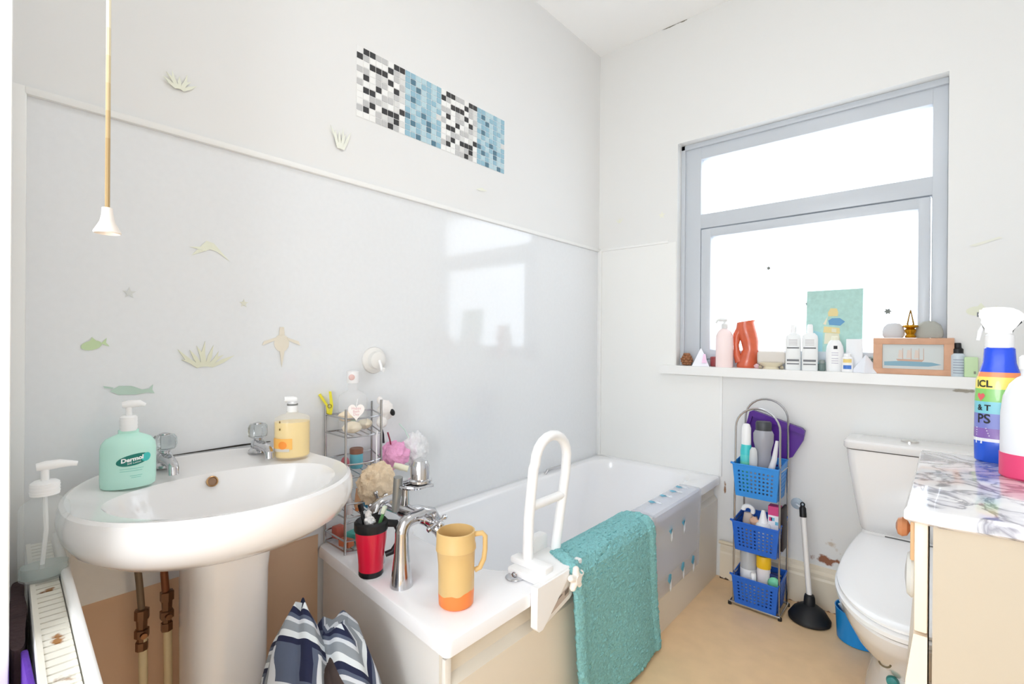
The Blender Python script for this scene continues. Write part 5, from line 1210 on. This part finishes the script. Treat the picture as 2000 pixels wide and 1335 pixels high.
for k in range(16):
    a = k * 2.4; r = 0.006 + 0.018 * ((k * 7) % 5) / 5; b.ball((r * math.cos(a), r * math.sin(a), 0.032 + 0.003 * (k % 11)), 0.010, 0.008, 0.006, seg=8, rings=6, rot=Matrix.Rotation(a, 3, 'Z') @ Matrix.Rotation(0.6, 3, 'Y'))
b.build('leaves', mat('sage', (158, 172, 168), 0.6), t2)
# wooden box with a ship picture
BXP = (-0.068, 2.522, Z)
t2 = thing('wooden_box', 'wooden framed box with a sailing ship picture on its front', 'box', BXP, math.radians(1.0))
WD = mat('pine_wood', (206, 160, 130), 0.5, var=0.10, vscale=18)
b = MB(); hw = 0.124; hh = 0.146; fwid = 0.030
b.box(-hw, hw, -0.030, -0.018, 0.0, fwid * .75, 0.002); b.box(-hw, hw, -0.030, -0.018, hh - fwid * .85, hh, 0.002)
b.box(-hw, -hw + fwid, -0.030, -0.018, fwid * .7, hh - fwid * .8, 0.002); b.box(hw - fwid, hw, -0.030, -0.018, fwid * .7, hh - fwid * .8, 0.002)
b.build('frame', WD, t2)
b = MB(); b.box(-hw + .001, hw - .001, -0.019, 0.030, 0.001, hh - .001); b.build('case', WD, t2, smooth=False)
b = MB(); b.mi = 0; b.box(-hw + fwid - .002, hw - fwid + .002, -0.0210, -0.0185, fwid * .7, hh - fwid * .8)
Mq = Matrix(((1, 0, 0, 0), (0, 0, -1, -0.021), (0, 1, 0, 0), (0, 0, 0, 1)))
b.mi = 1; b.prism([(-0.088, 0.034), (0.05, 0.034), (0.088, 0.042), (0.06, 0.050), (-0.03, 0.054), (-0.088, 0.050)], 0.0006, Mq)
b.mi = 2; b.prism([(-0.045, 0.054), (0.030, 0.052), (0.036, 0.060), (-0.050, 0.062)], 0.0008, Mq)
for x in (-0.030, -0.004, 0.020, 0.034): b.prism([(x, 0.06), (x + 0.0022, 0.06), (x + 0.0015, 0.105), (x, 0.105)], 0.0008, Mq)
b.mi = 3
for x in (-0.038, -0.012, 0.012): b.prism([(x - 0.006, 0.066), (x + 0.010, 0.066), (x + 0.006, 0.098), (x - 0.003, 0.098)], 0.0006, Mq)
b.build('ship_picture', [mat('sky_paint', (202, 208, 206), 0.4), mat('sea_paint', (124, 166, 184), 0.4), mat('hull_paint', (198, 160, 138), 0.4), mat('sail_paint', (214, 198, 186), 0.4)], t2, smooth=False)
b = MB((-0.128, 2.528, Z + 0.146)); b.lathe([(0.030, 0.0), (0.036, 0.010), (0.037, 0.025), (0.032, 0.045), (0.020, 0.058), (0.0, 0.062)], 26, (-0.128, 2.528, Z + 0.147), sy=.45, cap1=False)
tag(b.build('pebble', mat('pale_stone', (206, 206, 208), 0.6)), 'pale grey rounded stone on top of wooden box, left of gold figure', 'stone')
b = MB((-0.018, 2.528, Z + 0.147)); b.lathe([(0.040, 0.0), (0.044, 0.012), (0.043, 0.030), (0.036, 0.050), (0.020, 0.064), (0.0, 0.068)], 26, (-0.018, 2.528, Z + 0.147), sy=.4, cap1=False)
tag(b.build('pebble', mat('grey_stone', (168, 168, 160), 0.6)), 'darker grey rounded stone on the wooden box, right of gold figure', 'stone')
t2 = thing('gold_ornament', 'small gold ornament with a pointed hanging loop on wooden box', 'ornament', (-0.074, 2.515, Z + 0.147))
GD = mat('gold', (196, 142, 30), 0.25, 0.8)
b = MB(); b.lathe([(0.016, 0), (0.018, 0.006), (0.013, 0.014), (0.017, 0.022), (0.019, 0.032), (0.013, 0.038), (0.026, 0.044), (0.024, 0.050), (0.010, 0.054)], 24); b.build('body', GD, t2)
b = MB(); b.tube([(-0.010, 0, 0.052), (-0.006, 0, 0.078), (0, 0, 0.112)], [0.003, 0.0025, 0.002], 8); b.tube([(0.010, 0, 0.052), (0.006, 0, 0.078), (0, 0, 0.112)], [0.003, 0.0025, 0.002], 8); b.build('loop', mat('dark_gold', (150, 112, 40), 0.35, 0.7), t2)
t2 = viewthing('spray_bottle', 'small clear spray bottle with black cap at the sill right end', 'spray bottle', (0.066, 2.505, Z))
b = MB(); b.lathe([(0.020, 0), (0.022, 0.003), (0.022, 0.080), (0.014, 0.090)], 24); b.build('bottle', mat('grey_blue_bottle', (204, 216, 224), 0.25), t2)
b = MB(); b.lathe([(0.0165, 0.088), (0.0165, 0.104), (0.011, 0.110), (0.010, 0.126), (0.008, 0.128)], 22); b.tube([(0, 0, 0.120), (-0.012, -0.002, 0.120)], 0.0035, 8); b.build('spray_cap', BLACK, t2)
b = MB()
for k in range(6): b.patch(0.0223, -PI / 2 - 0.6, -PI / 2 + 0.9, 0.012 + 0.010 * k, 0.015 + 0.010 * k)
b.build('label_lines', mat('print_slate', (150, 160, 176), 0.5), t2)
b = MB((0.106, 2.500, Z)); b.mi = 0; b.box(0.084, 0.122, 2.486, 2.516, Z, Z + 0.075, 0.003); b.mi = 1; b.box(0.110, 0.116, 2.4852, 2.486, Z + 0.012, Z + 0.022)
tag(b.build('carton', [mat('lime_box', (198, 224, 178), 0.5), mat('print_dk', (130, 140, 120), 0.5)]), 'pale green little box at the right end of the sill', 'carton')
# ------------------------------------------------------------------ patterned laundry bag on the floor
LB = (-1.02, 0.56, 0)
t = thing('laundry_bag', 'navy, grey and white zigzag fabric bag slumped between basin and bath', 'bag', LB)
CH = mat('zigzag_cloth', (200, 206, 214), 0.9); nt = CH.node_tree; bs = nt.nodes['Principled BSDF']
uv = nt.nodes.new('ShaderNodeUVMap'); uv.uv_map = 'cloth'; sp = nt.nodes.new('ShaderNodeSeparateXYZ'); nt.links.new(uv.outputs[0], sp.inputs[0])
def M_(op, a, b_=None, v=None):
    n = nt.nodes.new('ShaderNodeMath'); n.operation = op
    nt.links.new(a, n.inputs[0])
    if b_ is not None: nt.links.new(b_, n.inputs[1])
    elif v is not None: n.inputs[1].default_value = v
    return n.outputs[0]
zz = M_('PINGPONG', sp.outputs[0], v=0.5); zz = M_('MULTIPLY', zz, v=1.3)
s_ = M_('ADD', sp.outputs[1], zz); s_ = M_('FRACT', s_)
cr = nt.nodes.new('ShaderNodeValToRGB'); cr.color_ramp.interpolation = 'CONSTANT'; e = cr.color_ramp.elements
e[0].position = 0; e[0].color = col(30, 36, 66); e[1].position = 0.20; e[1].color = col(216, 224, 230)
for p, c in ((0.42, (140, 148, 156)), (0.72, (206, 212, 220)), (0.86, (84, 94, 116))):
    x = e.new(p); x.color = col(*c)
nt.links.new(s_, cr.inputs['Fac']); nt.links.new(cr.outputs['Color'], bs.inputs['Base Color'])
def clothlump(name, prof, parent, m, seed, nu=1.0, tilt=(0, 0)):
    """prof = [(z, cx, cy, rx, ry)]; folds added round the outside"""
    b = MB(LB); rings = []; n = 72
    # resample for smoothness
    pr = []
    for a, c in zip(prof, prof[1:]):
        for k in range(6): pr.append([a[i] + (c[i] - a[i]) * k / 6 for i in range(5)])
    pr.append(list(prof[-1]))
    for z, cx, cy, rx, ry in pr:
        ring = []
        for i in range(n):
            a = 2 * PI * i / n
            k = 1 + 0.07 * math.sin(5 * a + seed + 4 * z) + 0.05 * math.sin(9 * a + 2 * seed - 7 * z) + 0.05 * noise.noise(Vector((math.cos(a) * 2, math.sin(a) * 2, z * 9 + seed)))
            ring.append(Vector((cx + rx * k * math.cos(a), cy + ry * k * math.sin(a), z + 0.012 * math.sin(3 * a + seed) * (1 if z > 0.1 else 0))))
        rings.append(ring)
    b.loft(rings, True, True)
    uvl = b.bm.loops.layers.uv.new('cloth')
    for f in b.bm.faces:
        cu = sum(math.atan2(v.co.y - prof[0][2], v.co.x - prof[0][1]) for v in f.verts) / len(f.verts)
        for l in f.loops:
            p = l.vert.co; a = math.atan2(p.y - prof[0][2], p.x - prof[0][1])
            while a - cu > PI: a -= 2 * PI
            while a - cu < -PI: a += 2 * PI
            l[uvl].uv = ((p.y * 0.8 - p.x * 0.5) * 13 + 1.5 * p.z + 0.25 * math.sin(14 * p.z + seed), p.z * 10.5 + 0.3 * math.sin(9 * p.y + seed))
    return b.build(name, m, parent)
clothlump('near_flap', [(0.0, -1.07, 0.50, 0.135, 0.085), (0.2, -1.08, 0.50, 0.13, 0.085), (0.36, -1.085, 0.505, 0.11, 0.070), (0.46, -1.09, 0.512, 0.08, 0.050), (0.52, -1.095, 0.518, 0.045, 0.030), (0.555, -1.10, 0.522, 0.014, 0.012)], t, CH, 1.0)
clothlump('far_flap', [(0.0, -0.96, 0.61, 0.13, 0.075), (0.15, -0.97, 0.61, 0.125, 0.075), (0.30, -1.00, 0.605, 0.10, 0.066), (0.40, -1.035, 0.60, 0.085, 0.060), (0.475, -1.06, 0.592, 0.065, 0.05), (0.500, -1.068, 0.590, 0.035, 0.03)], t, CH, 2.3)
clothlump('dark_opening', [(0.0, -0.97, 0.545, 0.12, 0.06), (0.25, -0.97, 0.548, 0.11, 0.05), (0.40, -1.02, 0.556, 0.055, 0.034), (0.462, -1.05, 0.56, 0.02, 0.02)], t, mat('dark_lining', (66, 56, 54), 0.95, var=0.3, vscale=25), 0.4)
# ------------------------------------------------------------------ light: pale overcast sky through window and doorway
wd = bpy.data.worlds.new('sky'); bpy.context.scene.world = wd; wd.use_nodes = True
bg = wd.node_tree.nodes['Background']; bg.inputs[0].default_value = (0.88, 0.955, 1.04, 1); bg.inputs[1].default_value = 2.9
vs = bpy.context.scene.view_settings
bpy.context.scene.display_settings.display_device = 'sRGB'
vs.view_transform = 'Standard'; vs.look = 'None'; vs.gamma = 1.0; vs.use_curve_mapping = False; vs.exposure = 0.33
cy = bpy.context.scene.cycles; cy.max_bounces = 16; cy.diffuse_bounces = 10; cy.transparent_max_bounces = 24
